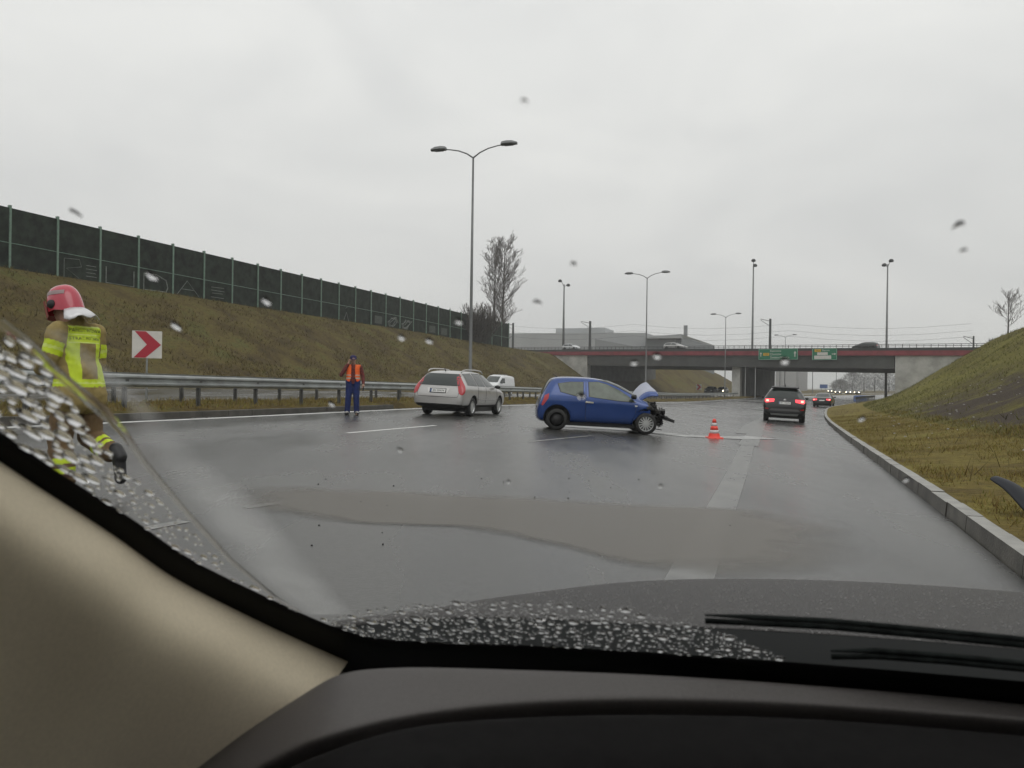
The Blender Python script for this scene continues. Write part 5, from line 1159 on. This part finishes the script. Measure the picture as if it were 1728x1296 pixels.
caps = [((0, .0, .93), .160, (0, .02, 1.34), .164, .86), ((-.075, 0, .86), .165, (-.03, .01, 1.12), .15, .95), ((.075, 0, .86), .165, (.03, .01, 1.12), .15, .95), ((-.13, .02, 1.43), .085, (.13, .02, 1.43), .085), ((0, .03, 1.43), .09, (-.01, .06, 1.53), .078), (rs, .090, re, .078), (re, .078, re.lerp(rw, .9), .062), (ls, .090, le, .078), (le, .078, le.lerp(lw, .9), .062)]
me = blob(caps, .010, 4)
for v in me.vertices:
    v.co += v.normal*(.010*noise.noise(v.co*9)+.006*noise.noise(v.co*22))
def seg_t(c, a, b_): d = b_-a; k = (c-a).dot(d)/d.length_squared; return k, (c-(a+d*k)).length
def jk(c, n):
    for a, e in ((rs, re), (ls, le)):
        k, dd = seg_t(c, a, e)
        if .38 < k < .82 and dd < .12 and abs(c.x) > .165: return 2 if .55 < k < .65 else 1
    if abs(c.x) < .235:
        if c.y < .02 and abs(c.x) < .150 and 1.325 < c.z < 1.475: return 2 if (1.325 < c.z < 1.337 or 1.463 < c.z < 1.475 or 1.394 < c.z < 1.404) else 1
        if .95 < c.z < 1.015: return 2 if .975 < c.z < .99 else 1
        if .072 < abs(c.x) < .152 and .95 < c.z < 1.47: return 1
    return 0
split_mats(me, jk); jac = link('jacket', me, [M['tan'], M['lime'], M['refl_y']], t); trj = bvh(me)
for body_t, z, sz in (('PAŃSTWOWA', 1.435, .046), ('STRAŻ POŻARNA', 1.365, .036)):
    tm = text_mesh(body_t, sz, extrude=0.0)
    for v in tm.vertices:
        h = trj.ray_cast(V3((v.co.x, -2, z+v.co.y)), V3((0, 1, 0))); v.co = (h[0]+V3((0, -.004, 0))) if h[0] else V3((v.co.x, -.2, z+v.co.y))
    link('lettering', tm, M['ink'], jac)
caps = [((-.07, 0, .93), .13, (.07, 0, .93), .13, .9), (lh, .11, lk, .10), (lk, .10, la+V3((0, 0, .06)), .092), (rh, .11, rk, .10), (rk, .10, ra.lerp(rk, .1), .090)]
me = blob(caps, .011, 4)
for v in me.vertices: v.co += v.normal*(.012*noise.noise(v.co*8)+.006*noise.noise(v.co*20))
def tk(c, n):
    for a, e in ((lk, la), (rk, ra)):
        k, dd = seg_t(c, a, e)
        if dd < .13 and (.42 < k < .56 or .64 < k < .78) and (a is lk) == (c.x < .02): return 1
    return 0
split_mats(me, tk); link('trousers', me, [M['brown'], M['lime']], t)
M['boot'] = mat('dark_red_brown_boot', (.055, .022, .018), .45)
for a, q in ((la, [((0, -.05, -.045), .06, (0, .15, -.055), .052, .8), ((0, -.02, -.03), .062, (0, -.02, .10), .07)]), (ra, [((0, -.03, .04), .065, (0, -.09, -.02), .06), ((0, -.07, .0), .058, (.0, -.10, -.21), .05)])):
    me = blob([(a+V3(x[0]), x[1], a+V3(x[2]), x[3])+tuple(x[4:]) for x in q], .011, 3); split_mats(me, lambda c, n: 0); link('boot', me, M['boot'] if a is la else M['black'], t)
for w, d, sd in ((rw, (-.05, .2, -.95), (-.4, .9, 0)), (lw, (.55, .8, -.1), (0, .1, 1))):
    me = blob([(c_[0], c_[1]+.006, c_[2], c_[3]+.006)+tuple(c_[4:]) for c_ in hand_caps(w, d, sd, .6)], .007, 2); split_mats(me, lambda c, n: 0); link('glove', me, M['black'], t)
# helmet with crown, brim line, ear boss, visor and silver neck cape
M['helmet'] = mat('crimson_helmet_shell', (0.42, 0.018, 0.045), .22, coat=.7); M['foil'] = mat('silver_neck_cloth', (.62, .62, .63), .35, .3)
u = (V3((0, 0, 1))-f*f.z).normalized(); r = f.cross(u); HM = Matrix((r, f, u)).transposed().to_4x4(); HM.translation = HC+u*.035
b = MB(); rows = []
for i in range(15):
    th = R(-62+i*152/14+0)                            # from nape over the top to the brow
for i in range(13):
    la_ = i/12; z = -.075+.225*sin(la_*pi/2); k = cos(la_*pi/2)**.62 if i < 12 else 0.0
    rows.append([V3((.128*k*cos(2*pi*j/28), (.155 if sin(2*pi*j/28) > 0 else .165)*k*sin(2*pi*j/28), z-(.05*max(0, -sin(2*pi*j/28)) if i < 4 else 0)*(1-i/4))) for j in range(28)]); rows[-1].append(rows[-1][0])
b.grid(rows); b.v = [tuple(HM @ V3(q)) for q in b.v]; hl = b.build('helmet', M['helmet'], t, True)
for s in (-1, 1):
    b = MB(); b.lathe([(.001, .018), (.035, .014), (.040, 0), (.001, -.01)], 'X', 16); b.v = [tuple(HM @ V3((s*(.122+q[0]*1), q[1]+.02, q[2]-.02))) for q in b.v]; b.build('ear_boss', M['black'], hl, True)
    b = MB(); hb = bvh(hl.data); gq = []
    for i in range(6):
        gq.append([])
        for j in range(4):
            o3 = HM @ V3((s*.4, -.10+.036*i, .045+.012*j+.006*i)); dn = (HM.to_3x3() @ V3((-s, 0, 0))).normalized(); hh = hb.ray_cast(o3, dn); gq[-1].append(hh[0]-dn*.004 if hh[0] else o3+dn*.3)
    b.grid(gq); b.build('grey_stripe', mat('grey_helmet_stripe', (.28, .2, .2), .4), hl)
b = MB(); b.grid([[HM @ V3((.125*sin(a), .03+.145*cos(a), z)) for z in (.03, -.02, -.07, -.115)] for a in [R(k) for k in range(-70, 71, 14)]]); b.build('visor', mat('pale_red_visor', (.33, .10, .10), .12, coat=.5), hl, True)
b = MB(); b.grid([[HM @ V3(((.118+.030*j)*sin(a), -.01-(.150+.034*j)*cos(a), -.085-.026*j-.004*j*j+.005*sin(a*9)*j)) for j in range(4)] for a in [R(k) for k in range(-62, 63, 9)]])
me = evaluated(b.mesh(), [('SOLIDIFY', dict(thickness=.008))]); split_mats(me, lambda c, n: 0); link('neck_cape', me, M['foil'], t)
# ------------------------------------------------------------------ the car the picture is taken from: glass, pillar, dash, bonnet, roof
car = thing('own_car', 'car interior with beige pillar and dark dashboard behind a rain covered windscreen', 'car', None, (0, 0, 0))
G0 = at(549, 1062, .92); G1 = at(1728, 1160, .78); G2 = at(0, 742, .62)
GN = (G1-G0).cross(G2-G0).normalized()
if GN.y < 0: GN = -GN                                # outward
C0 = V3((0, 0, CAMH))
def gl(px, py, off=0.0):                             # point of the windscreen plane (off > 0: outer side)
    d = ray(px, py); k = (G0-C0).dot(GN)/d.dot(GN); return C0+d*k+GN*off
M['pillar'] = mat('beige_pillar_fabric', (0.58, 0.51, 0.385), .9, var=.05, vs=260, bump=.08, bs=1100, spec=.2)
M['dash'] = mat('grey_brown_dashboard', (0.064, 0.057, 0.054), .62, var=.12, vs=300, bump=.16, bs=1100)
M['cowl'] = mat('black_instrument_hood', (0.0055, 0.005, 0.005), .8, var=.2, vs=60, spec=.08)
M['frit'] = mat('black_glass_edge', (.004, .004, .004), .7, spec=.2)
edge = [(-260, 560), (-120, 655), (0, 742), (107, 815), (172, 854), (240, 897), (300, 944), (386, 987), (472, 1027), (549, 1062), (604, 1081), (660, 1091), (799, 1094), (951, 1101), (1090, 1109), (1337, 1127), (1500, 1140), (1728, 1160), (1900, 1176)]
inner = [(-290, 600), (-145, 690), (-22, 771), (84, 838), (150, 879), (218, 924), (280, 972), (368, 1017), (456, 1059), (538, 1096), (590, 1120), (650, 1130), (799, 1131), (951, 1134), (1090, 1143), (1337, 1160), (1500, 1172), (1728, 1196), (1900, 1214)]
inner = [(e_[0]+(i_[0]-e_[0])*.66, e_[1]+(i_[1]-e_[1])*.66) if k_ < 11 else i_ for k_, (e_, i_) in enumerate(zip(edge, inner))]
b = MB(); b.grid([[gl(*p, off=.004) for p in [(q[0]+(q[0]-r_[0])*.10, q[1]+(q[1]-r_[1])*.10) for q, r_ in zip(edge, inner)]], [gl(*p, off=-.002) for p in edge], [gl(*p, off=-.006)-GN*.006 for p in inner], [gl(*p)-GN*.004+V3((0, 0, -.02)) for p in inner]])
me = evaluated(b.mesh(), [('SUBSURF', dict(levels=2, subdivision_type='CATMULL_CLARK'))]); link('windscreen_seal', me, M['frit'], car, True)
# pane (4 mm)
b = MB(); q = [gl(-330, 560), gl(600, 1085), gl(1980, 1185), gl(2300, -420), gl(-1100, -420)]
b.v = [tuple(p-GN*.002) for p in q]+[tuple(p+GN*.002) for p in q]; n = len(q)
b.face(range(n)); b.face([n+i for i in range(n)][::-1])
for i in range(n): b.face((i, (i+1) % n, n+(i+1) % n, n+i))
b.build('windscreen', clear_glass('clear_windscreen_glass', (.955, .96, .955)), car)
# pillar trim: lit strip beside the glass, then rolling away to the inside
pin = inner[:11]; rows = []
def pil(px, py, D): return at(px, py, D)
base = [gl(*p)-GN*.006 for p in pin]
nrm = V3((-.62, .78))
for k, (o_, dd) in enumerate(((-6, .02), (0, .004), (28, -.040), (62, -.085), (100, -.118), (150, -.135), (220, -.142), (330, -.150), (480, -.165), (680, -.19))):
    r = []
    for p, w0 in zip(pin, base):
        s = 0.50+0.5*min(1, max(0, (p[0]+290)/880)); ox, oy = -.58*o_*s, .81*o_*s
        D = w0.y+dd*s*(1.15 if p[0] < 450 else 1.0); r.append(at(p[0]+ox, p[1]+oy, max(D, .22)))
    rows.append(r)
b = MB(); b.grid(rows); me = evaluated(b.mesh(), [('SUBSURF', dict(levels=2))]); link('pillar_trim', me, M['pillar'], car, True)
# dashboard
top = [(250, 1330), (420, 1224), (520, 1160), (573, 1126), (640, 1121), (708, 1119), (847, 1124), (1090, 1132), (1379, 1152), (1560, 1167), (1728, 1184), (1950, 1208)]
low = [(210, 1440), (400, 1310), (500, 1257), (560, 1236), (639, 1213), (778, 1190), (951, 1178), (1090, 1176), (1210, 1178), (1421, 1188), (1728, 1212), (1950, 1232)]
def Dt(p): return .835-.00004*abs(p[0]-700)
rowA = [at(p[0], p[1]-10, Dt(p)+.05)-V3((0, 0, .015)) for p in top]; rowB = [at(*p, Dt(p)) for p in top]; rowC = []; rowD = []; rowE = []; rowF = []; rowG = []; rowH = []
for p, q in zip(top, low):
    A = at(*p, Dt(p)); d = ray(*q); D = (A.z-.006-CAMH)/d.z*d.y
    D = max(.60, min(D, Dt(p)-.02)); rowC.append(at(q[0], q[1]-6, D+.006)); rowD.append(at(*q, D)); rowE.append(at(q[0], q[1]+5, D-.002)-V3((0, 0, .004)))
b = MB(); b.grid([rowA, rowB, [a.lerp(c, .5) for a, c in zip(rowB, rowC)], rowC, rowD, rowE, [p+V3((0, .03, -.05)) for p in rowE]])
me = evaluated(b.mesh(), [('SUBSURF', dict(levels=2))]); link('dashboard', me, M['dash'], car, True)
rim = [(150, 1480), (380, 1345), (500, 1290), (560, 1264), (674, 1226), (778, 1216), (847, 1212), (1000, 1205), (1210, 1206), (1421, 1214), (1728, 1241), (1950, 1262)]
r0 = [p+V3((0, .012, -.022)) for p in rowE]; r1 = [at(q[0], q[1]-2, p.y-.035) for q, p in zip(rim, rowE)]; r2 = [at(q[0], q[1]+3, p.y-.045) for q, p in zip(rim, rowE)]
r3 = [at(q[0], q[1]+34, p.y-.075) for q, p in zip(rim, rowE)]; r4 = [at(q[0], q[1]+90, p.y-.13) for q, p in zip(rim, rowE)]; r5 = [at(q[0], q[1]+260, p.y-.20) for q, p in zip(rim, rowE)]
b = MB(); b.grid([r0, r1, r2, r3, r4, r5]); me = evaluated(b.mesh(), [('SUBSURF', dict(levels=2))]); link('instrument_hood', me, M['cowl'], car, True)
# bonnet outside, with a lip falling off at its front and side
M['bonnet'] = mat('wet_dark_bonnet', (0.040, 0.037, 0.036), .42, .1, var=.12, vs=40, bump=.6, bs=190, spec=.35)
sil = [(560, 1052, 1.20), (640, 1040, 1.26), (720, 1031, 1.32), (820, 1017, 1.42), (910, 1001, 1.55), (1000, 986, 1.70), (1080, 979, 1.82), (1150, 975.5, 1.90), (1250, 974, 1.98), (1360, 975.5, 2.0), (1480, 980, 1.98), (1600, 987, 1.95), (1728, 997, 1.92), (1900, 1012, 1.88), (2150, 1040, 1.8)]
rear = [(560, 1056, 1.17), (640, 1045, 1.19), (720, 1039, 1.17), (820, 1036, 1.15), (910, 1039, 1.14), (1000, 1044, 1.13), (1080, 1048, 1.13), (1150, 1052, 1.125), (1250, 1057, 1.12), (1360, 1063, 1.11), (1480, 1071, 1.10), (1600, 1080, 1.09), (1728, 1091, 1.08), (1900, 1106, 1.06), (2150, 1130, 1.03)]
SP = [at(*p) for p in sil]; RP = [at(*p) for p in rear]; rows = [[p+V3((0, -.002, -.004)) for p in RP], RP]
for k in (.2, .4, .6, .8): rows.append([a.lerp(c, k)+V3((0, 0, .016*sin(pi*k)*(0.3 if i < 3 else 1))) for i, (a, c) in enumerate(zip(RP, SP))])
rows.append(SP); rows.append([p+V3((-.01, .08, -.045)) for p in SP]); rows.append([p+V3((-.02, .12, -.16)) for p in SP]); rows.append([p+V3((-.02, .10, -.40)) for p in SP])
b = MB(); b.grid(rows); me = evaluated(b.mesh(), [('SUBSURF', dict(levels=2))]); link('bonnet', me, M['bonnet'], car, True)
bo_ = bvh(me); rr = random.Random(77); bd = MB(); k_ = 0
while k_ < 1500:
    px, py = rr.uniform(620, 1728), rr.uniform(976, 1085); d_ = ray(px, py); h_ = bo_.ray_cast(V3((0, 0, CAMH)), d_)
    if h_[0] is None or h_[1].z < .3 or noise.noise(V3((px*.009, py*.03, 2))) < rr.uniform(-.7, .5): continue
    r = rr.uniform(.0010, .0026); base = len(bd.v); k_ += 1; w_ = rr.uniform(.8, 1.5)
    for q, z in ((1, -.1), (.85, .35), (.5, .6)):
        for i in range(7): bd.v.append((h_[0].x+cos(2*pi*i/7)*r*q*w_, h_[0].y+sin(2*pi*i/7)*r*q, h_[0].z+r*z))
    for kk in range(2):
        for i in range(7): bd.face((base+kk*7+i, base+kk*7+(i+1) % 7, base+kk*7+7+(i+1) % 7, base+kk*7+7+i))
    bd.face([base+14+i for i in range(7)])
tag(bd.build('bonnet_raindrops', mat('bead_of_water', (.055, .052, .05), .06, spec=.8), None, True, fix=False), 'fine beads of rain on the dark bonnet beyond the windscreen', 'raindrops', kind='stuff')
# scuttle panel below the glass, wipers parked on it
b = MB(); gb = [gl(p[0], p[1]+6, .02) for p in rear]; b.grid([[p+V3((0, .001, -.0045)) for p in RP], [p.lerp(a, .5)+V3((0, 0, -.022)) for p, a in zip(RP, [gl(q[0], 1100+max(0, q[0]-800)*.066, .03) for q in rear])], [gl(q[0], 1120+max(0, q[0]-800)*.07, .012)+V3((0, 0, -.012)) for q in rear]])
me = evaluated(b.mesh(), [('SUBSURF', dict(levels=2))]); link('scuttle_panel', me, mat('black_scuttle_plastic', (.010, .011, .011), .8, spec=.08), car, True)
M['wiper'] = mat('wet_grey_wiper', (.012, .014, .0135), .85, var=.4, vs=70, spec=.04)
for pts, w_, nm in (([(1190, 1068), (1270, 1072), (1400, 1079), (1560, 1094), (1740, 1112), (1950, 1135)], .0045, 'wiper'), ([(1405, 1128), (1480, 1128), (1600, 1137), (1740, 1151), (1950, 1175)], .005, 'wiper')):
    b = MB(); P = [gl(*p, off=.018) for p in pts]; b.tube(P, [w_*.35]+[w_]*(len(P)-1), 8, flat=.6); wp = b.build(nm, M['wiper'], car, True)
    b = MB(); b.tube([p+GN*(-.006) for p in P], .003, 6); b.build('wiper_blade', M['wiper'], wp, True)
# cabin: headliner, doors, rear wall, floor, with the side windows left open
b = MB()
b.hexa([V3((-.95, -1.6, 1.50)), V3((1.75, -1.6, 1.50)), V3((1.75, .18, 1.46)), V3((-.95, .18, 1.46)), V3((-.95, -1.6, 1.53)), V3((1.75, -1.6, 1.53)), V3((1.75, .18, 1.49)), V3((-.95, .18, 1.49))])
me = b.mesh(); o = b.build('roof', M['bonnet'], car)
for nm, x0, x1 in (('door', -.92, -.86), ('door', 1.62, 1.68)):
    b = MB(); b.box(((x0+x1)/2, -.55, .60), (.06, 2.1, .80)); b.box(((x0+x1)/2, -.95, 1.24), (.06, .12, .5)); b.build(nm, M['dash'], car)
b = MB(); b.box((.38, -1.62, .85), (2.6, .06, 1.28)); b.build('rear_wall', M['dash'], car)
b = MB(); b.box((.38, -.5, .21), (2.6, 2.4, .05)); b.build('floor_pan', M['cowl'], car)
for x0 in (-.40, .75):
    b = MB(); b.box((x0+.1, -.62, .50), (.52, .55, .18)); b.box((x0+.1, -.95, .85), (.50, .16, .62), Matrix.Rotation(-.2, 3, 'X')); b.build('seat', M['cowl'], car)
# ------------------------------------------------------------------ rain on the windscreen
rr = random.Random(21)
GU = V3((0, 0, 1)); GU = (GU-GN*GU.dot(GN)).normalized(); GR = GU.cross(GN).normalized()
db = MB()
def drop(px, py, rp, asp=1.25, hgt=.42):
    c = gl(px, py, .0024); d = ray(px, py); dist = (c-C0).length; r = rp/F*dist*1.0; n = 10; base = len(db.v)
    a0 = rr.uniform(-.4, .4); U1 = GR*cos(a0)+GU*sin(a0); U2 = GU*cos(a0)-GR*sin(a0); wob = [rr.uniform(.82, 1.15) for _ in range(n)]; st_ = 1/abs(d.normalized().dot(GN))
    for k, (q, z) in enumerate(((1.0, 0), (.93, .35), (.72, .72), (.4, .94))):
        for i in range(n):
            a = 2*pi*i/n; w_ = 1+(wob[i]-1)*(1 if k < 2 else .5); db.v.append(tuple(c+U1*(cos(a)*r*asp*q*w_)+U2*(sin(a)*r*q*w_*min(st_, 1.9))+GN*(r*hgt*z)))
    db.v.append(tuple(c+GN*r*hgt))
    db.face([base+i for i in range(n)][::-1])
    for k in range(3):
        for i in range(n): a = base+k*n+i; e = base+k*n+(i+1) % n; db.face((a, e, e+n, a+n))
    for i in range(n): db.face((base+3*n+i, base+3*n+(i+1) % n, base+4*n))
def inside(px, py, poly):
    r = False; j = len(poly)-1
    for i in range(len(poly)):
        if (poly[i][1] > py) != (poly[j][1] > py) and px < (poly[j][0]-poly[i][0])*(py-poly[i][1])/(poly[j][1]-poly[i][1])+poly[i][0]: r = not r
        j = i
    return r
low_zone = [(540, 1050), (600, 1036), (700, 1024), (830, 1018), (960, 1024), (1060, 1034), (1150, 1052), (1240, 1078), (1330, 1118), (1200, 1113), (951, 1099), (799, 1092), (660, 1089), (604, 1079)]
left_big = [(-60, 590), (30, 570), (80, 640), (120, 690), (165, 760), (150, 830), (60, 780), (-60, 690)]
left_mid = [(120, 700), (200, 790), (300, 880), (400, 980), (520, 1042), (470, 1022), (300, 938), (240, 893), (172, 850), (107, 806)]
placed = []
def fill(zone, n, r0, r1, asp, gap=1.0):
    xs = [p[0] for p in zone]; ys = [p[1] for p in zone]; k = 0; tries = 0
    while k < n and tries < n*60:
        tries += 1; px, py = rr.uniform(min(xs), max(xs)), rr.uniform(min(ys), max(ys))
        if not inside(px, py, zone): continue
        r = r0+(r1-r0)*rr.random()**2
        if any(abs(px-a) < (r+c)*gap*1.2 and abs(py-e) < (r+c)*gap*.8 for a, e, c in placed): continue
        placed.append((px, py, r)); drop(px, py, r, rr.uniform(1.0, asp), .62); k += 1
fill(left_big, 75, 5.5, 12, 1.5, .9); fill(left_mid, 95, 2.0, 7.5, 1.5, 1.2); fill(low_zone, 640, 1.5, 6.2, 1.8, .98)
for px, py, r in ((883, 178, 7), (123, 365, 7), (1620, 388, 8), (253, 470, 8), (448, 513, 8), (295, 555, 8), (906, 517, 7), (676, 575, 6), (723, 580, 6), (980, 673, 7), (1108, 606, 7), (1070, 617, 6), (967, 452, 6), (773, 548, 6), (558, 686, 6), (674, 764, 5), (1325, 614, 7), (1455, 712, 5), (1115, 825, 4), (1530, 815, 5), (1628, 430, 5), (858, 818, 4)):
    drop(px, py, r*.85, 1.2, .065)
dm = db.build('raindrops', glass_drop('rain_water'), None, True); tag(dm, 'raindrops sitting on the windscreen glass outside the wiped area', 'raindrops', kind='stuff')
# thin water film and its raised edge where the wiper turned back
def film(name, m, A, Bq, h, label):
    b = MB(); rows = []
    for (ax, ay), (bx, by) in zip(A, Bq):
        rows.append([gl(ax+(bx-ax)*k, ay+(by-ay)*k, .0023+h*sin(pi*k)**.8) for k in [i/8 for i in range(9)]])
    rows2 = [[gl(ax+(bx-ax)*k, ay+(by-ay)*k, .0022) for k in [i/8 for i in range(9)]] for (ax, ay), (bx, by) in zip(A, Bq)]
    b.grid(rows); nt_ = len(b.f); b.grid(rows2)
    for i, f in enumerate(b.f):
        p_ = [V3(b.v[k]) for k in f[:3]]
        if ((p_[1]-p_[0]).cross(p_[2]-p_[0]).dot(GN) > 0) != (i < nt_): b.f[i] = f[::-1]
    o = b.build(name, m, None, True, fix=False); return tag(o, label, 'water film', kind='stuff')
mm = bpy.data.materials.new('smeared_water'); mm.use_nodes = True; n_ = mm.node_tree; n_.nodes.clear()
g_ = n_.nodes.new("ShaderNodeBsdfRefraction"); g_.inputs['IOR'].default_value = 1.33; g_.inputs['Roughness'].default_value = .16
gg = n_.nodes.new("ShaderNodeBsdfTransparent"); tr_ = n_.nodes.new("ShaderNodeBsdfTranslucent"); tr_.inputs[0].default_value = (.33, .32, .28, 1); mx_ = n_.nodes.new("ShaderNodeMixShader")
t_ = n_.nodes.new("ShaderNodeTexCoord"); nn_ = n_.nodes.new("ShaderNodeTexNoise"); nn_.inputs['Scale'].default_value = 14; n_.links.new(t_.outputs['Object'], nn_.inputs[0])
mr_ = n_.nodes.new("ShaderNodeMapRange"); mr_.inputs[1].default_value = .3; mr_.inputs[2].default_value = .7; mr_.inputs[3].default_value = .12; mr_.inputs[4].default_value = .40; n_.links.new(nn_.outputs[0], mr_.inputs[0]); sa_ = n_.nodes.new('ShaderNodeAttribute'); sa_.attribute_name = 'cover'; sm_ = n_.nodes.new('ShaderNodeMath'); sm_.operation = 'MULTIPLY'; n_.links.new(mr_.outputs[0], sm_.inputs[0]); n_.links.new(sa_.outputs['Fac'], sm_.inputs[1]); n_.links.new(sm_.outputs[0], mx_.inputs[0])
m2_ = n_.nodes.new('ShaderNodeMixShader'); m2_.inputs[0].default_value = .20; n_.links.new(g_.outputs[0], m2_.inputs[1]); n_.links.new(tr_.outputs[0], m2_.inputs[2]); n_.links.new(gg.outputs[0], mx_.inputs[1]); n_.links.new(m2_.outputs[0], mx_.inputs[2]); o_ = n_.nodes.new("ShaderNodeOutputMaterial"); n_.links.new(mx_.outputs[0], o_.inputs[0])
fm = film('water_smear', mm, [(60, 560), (205, 690), (250, 770), (310, 850), (375, 930), (440, 990), (505, 1040)], [(110, 560), (262, 690), (345, 770), (440, 850), (510, 930), (560, 990), (600, 1040)], .0002, 'smeared band of rain water left along the wiper edge')
av = fm.data.attributes.new("cover", 'FLOAT', 'POINT')
for i in range(len(fm.data.vertices)):
    j = i % 63; r_, c_ = j//9, j % 9; av.data[i].value = sin(pi*c_/8)**1.3*min(1, .25+r_*.3)
film('water_ridge', glass_drop('ridge_water', .0), [(-20, 545), (34, 585), (100, 650), (158, 700), (198, 735), (238, 790), (303, 865), (383, 950), (456, 1010), (500, 1036)], [(2, 542), (54, 581), (118, 643), (180, 692), (212, 730), (249, 784), (312, 860), (391, 946), (463, 1007), (506, 1034)], .00022, 'raised ridge of water along the edge of the wiped area')
# ------------------------------------------------------------------ wet air
hz = bpy.data.materials.new('wet_air'); hz.use_nodes = True; n_ = hz.node_tree; n_.nodes.clear()
pv = n_.nodes.new("ShaderNodeVolumePrincipled"); pv.inputs['Color'].default_value = (.93, .94, .95, 1); pv.inputs['Density'].default_value = HAZE; pv.inputs['Anisotropy'].default_value = 0.0
o_ = n_.nodes.new("ShaderNodeOutputMaterial"); n_.links.new(pv.outputs[0], o_.inputs['Volume'])
b = MB(); b.box((0, 300, 30), (3000*2.2, 6800, 70)); h = b.build('haze', hz); tag(h, 'pale wet haze thickening with distance over the whole motorway', 'haze', kind='stuff'); h.display_type = 'WIRE'
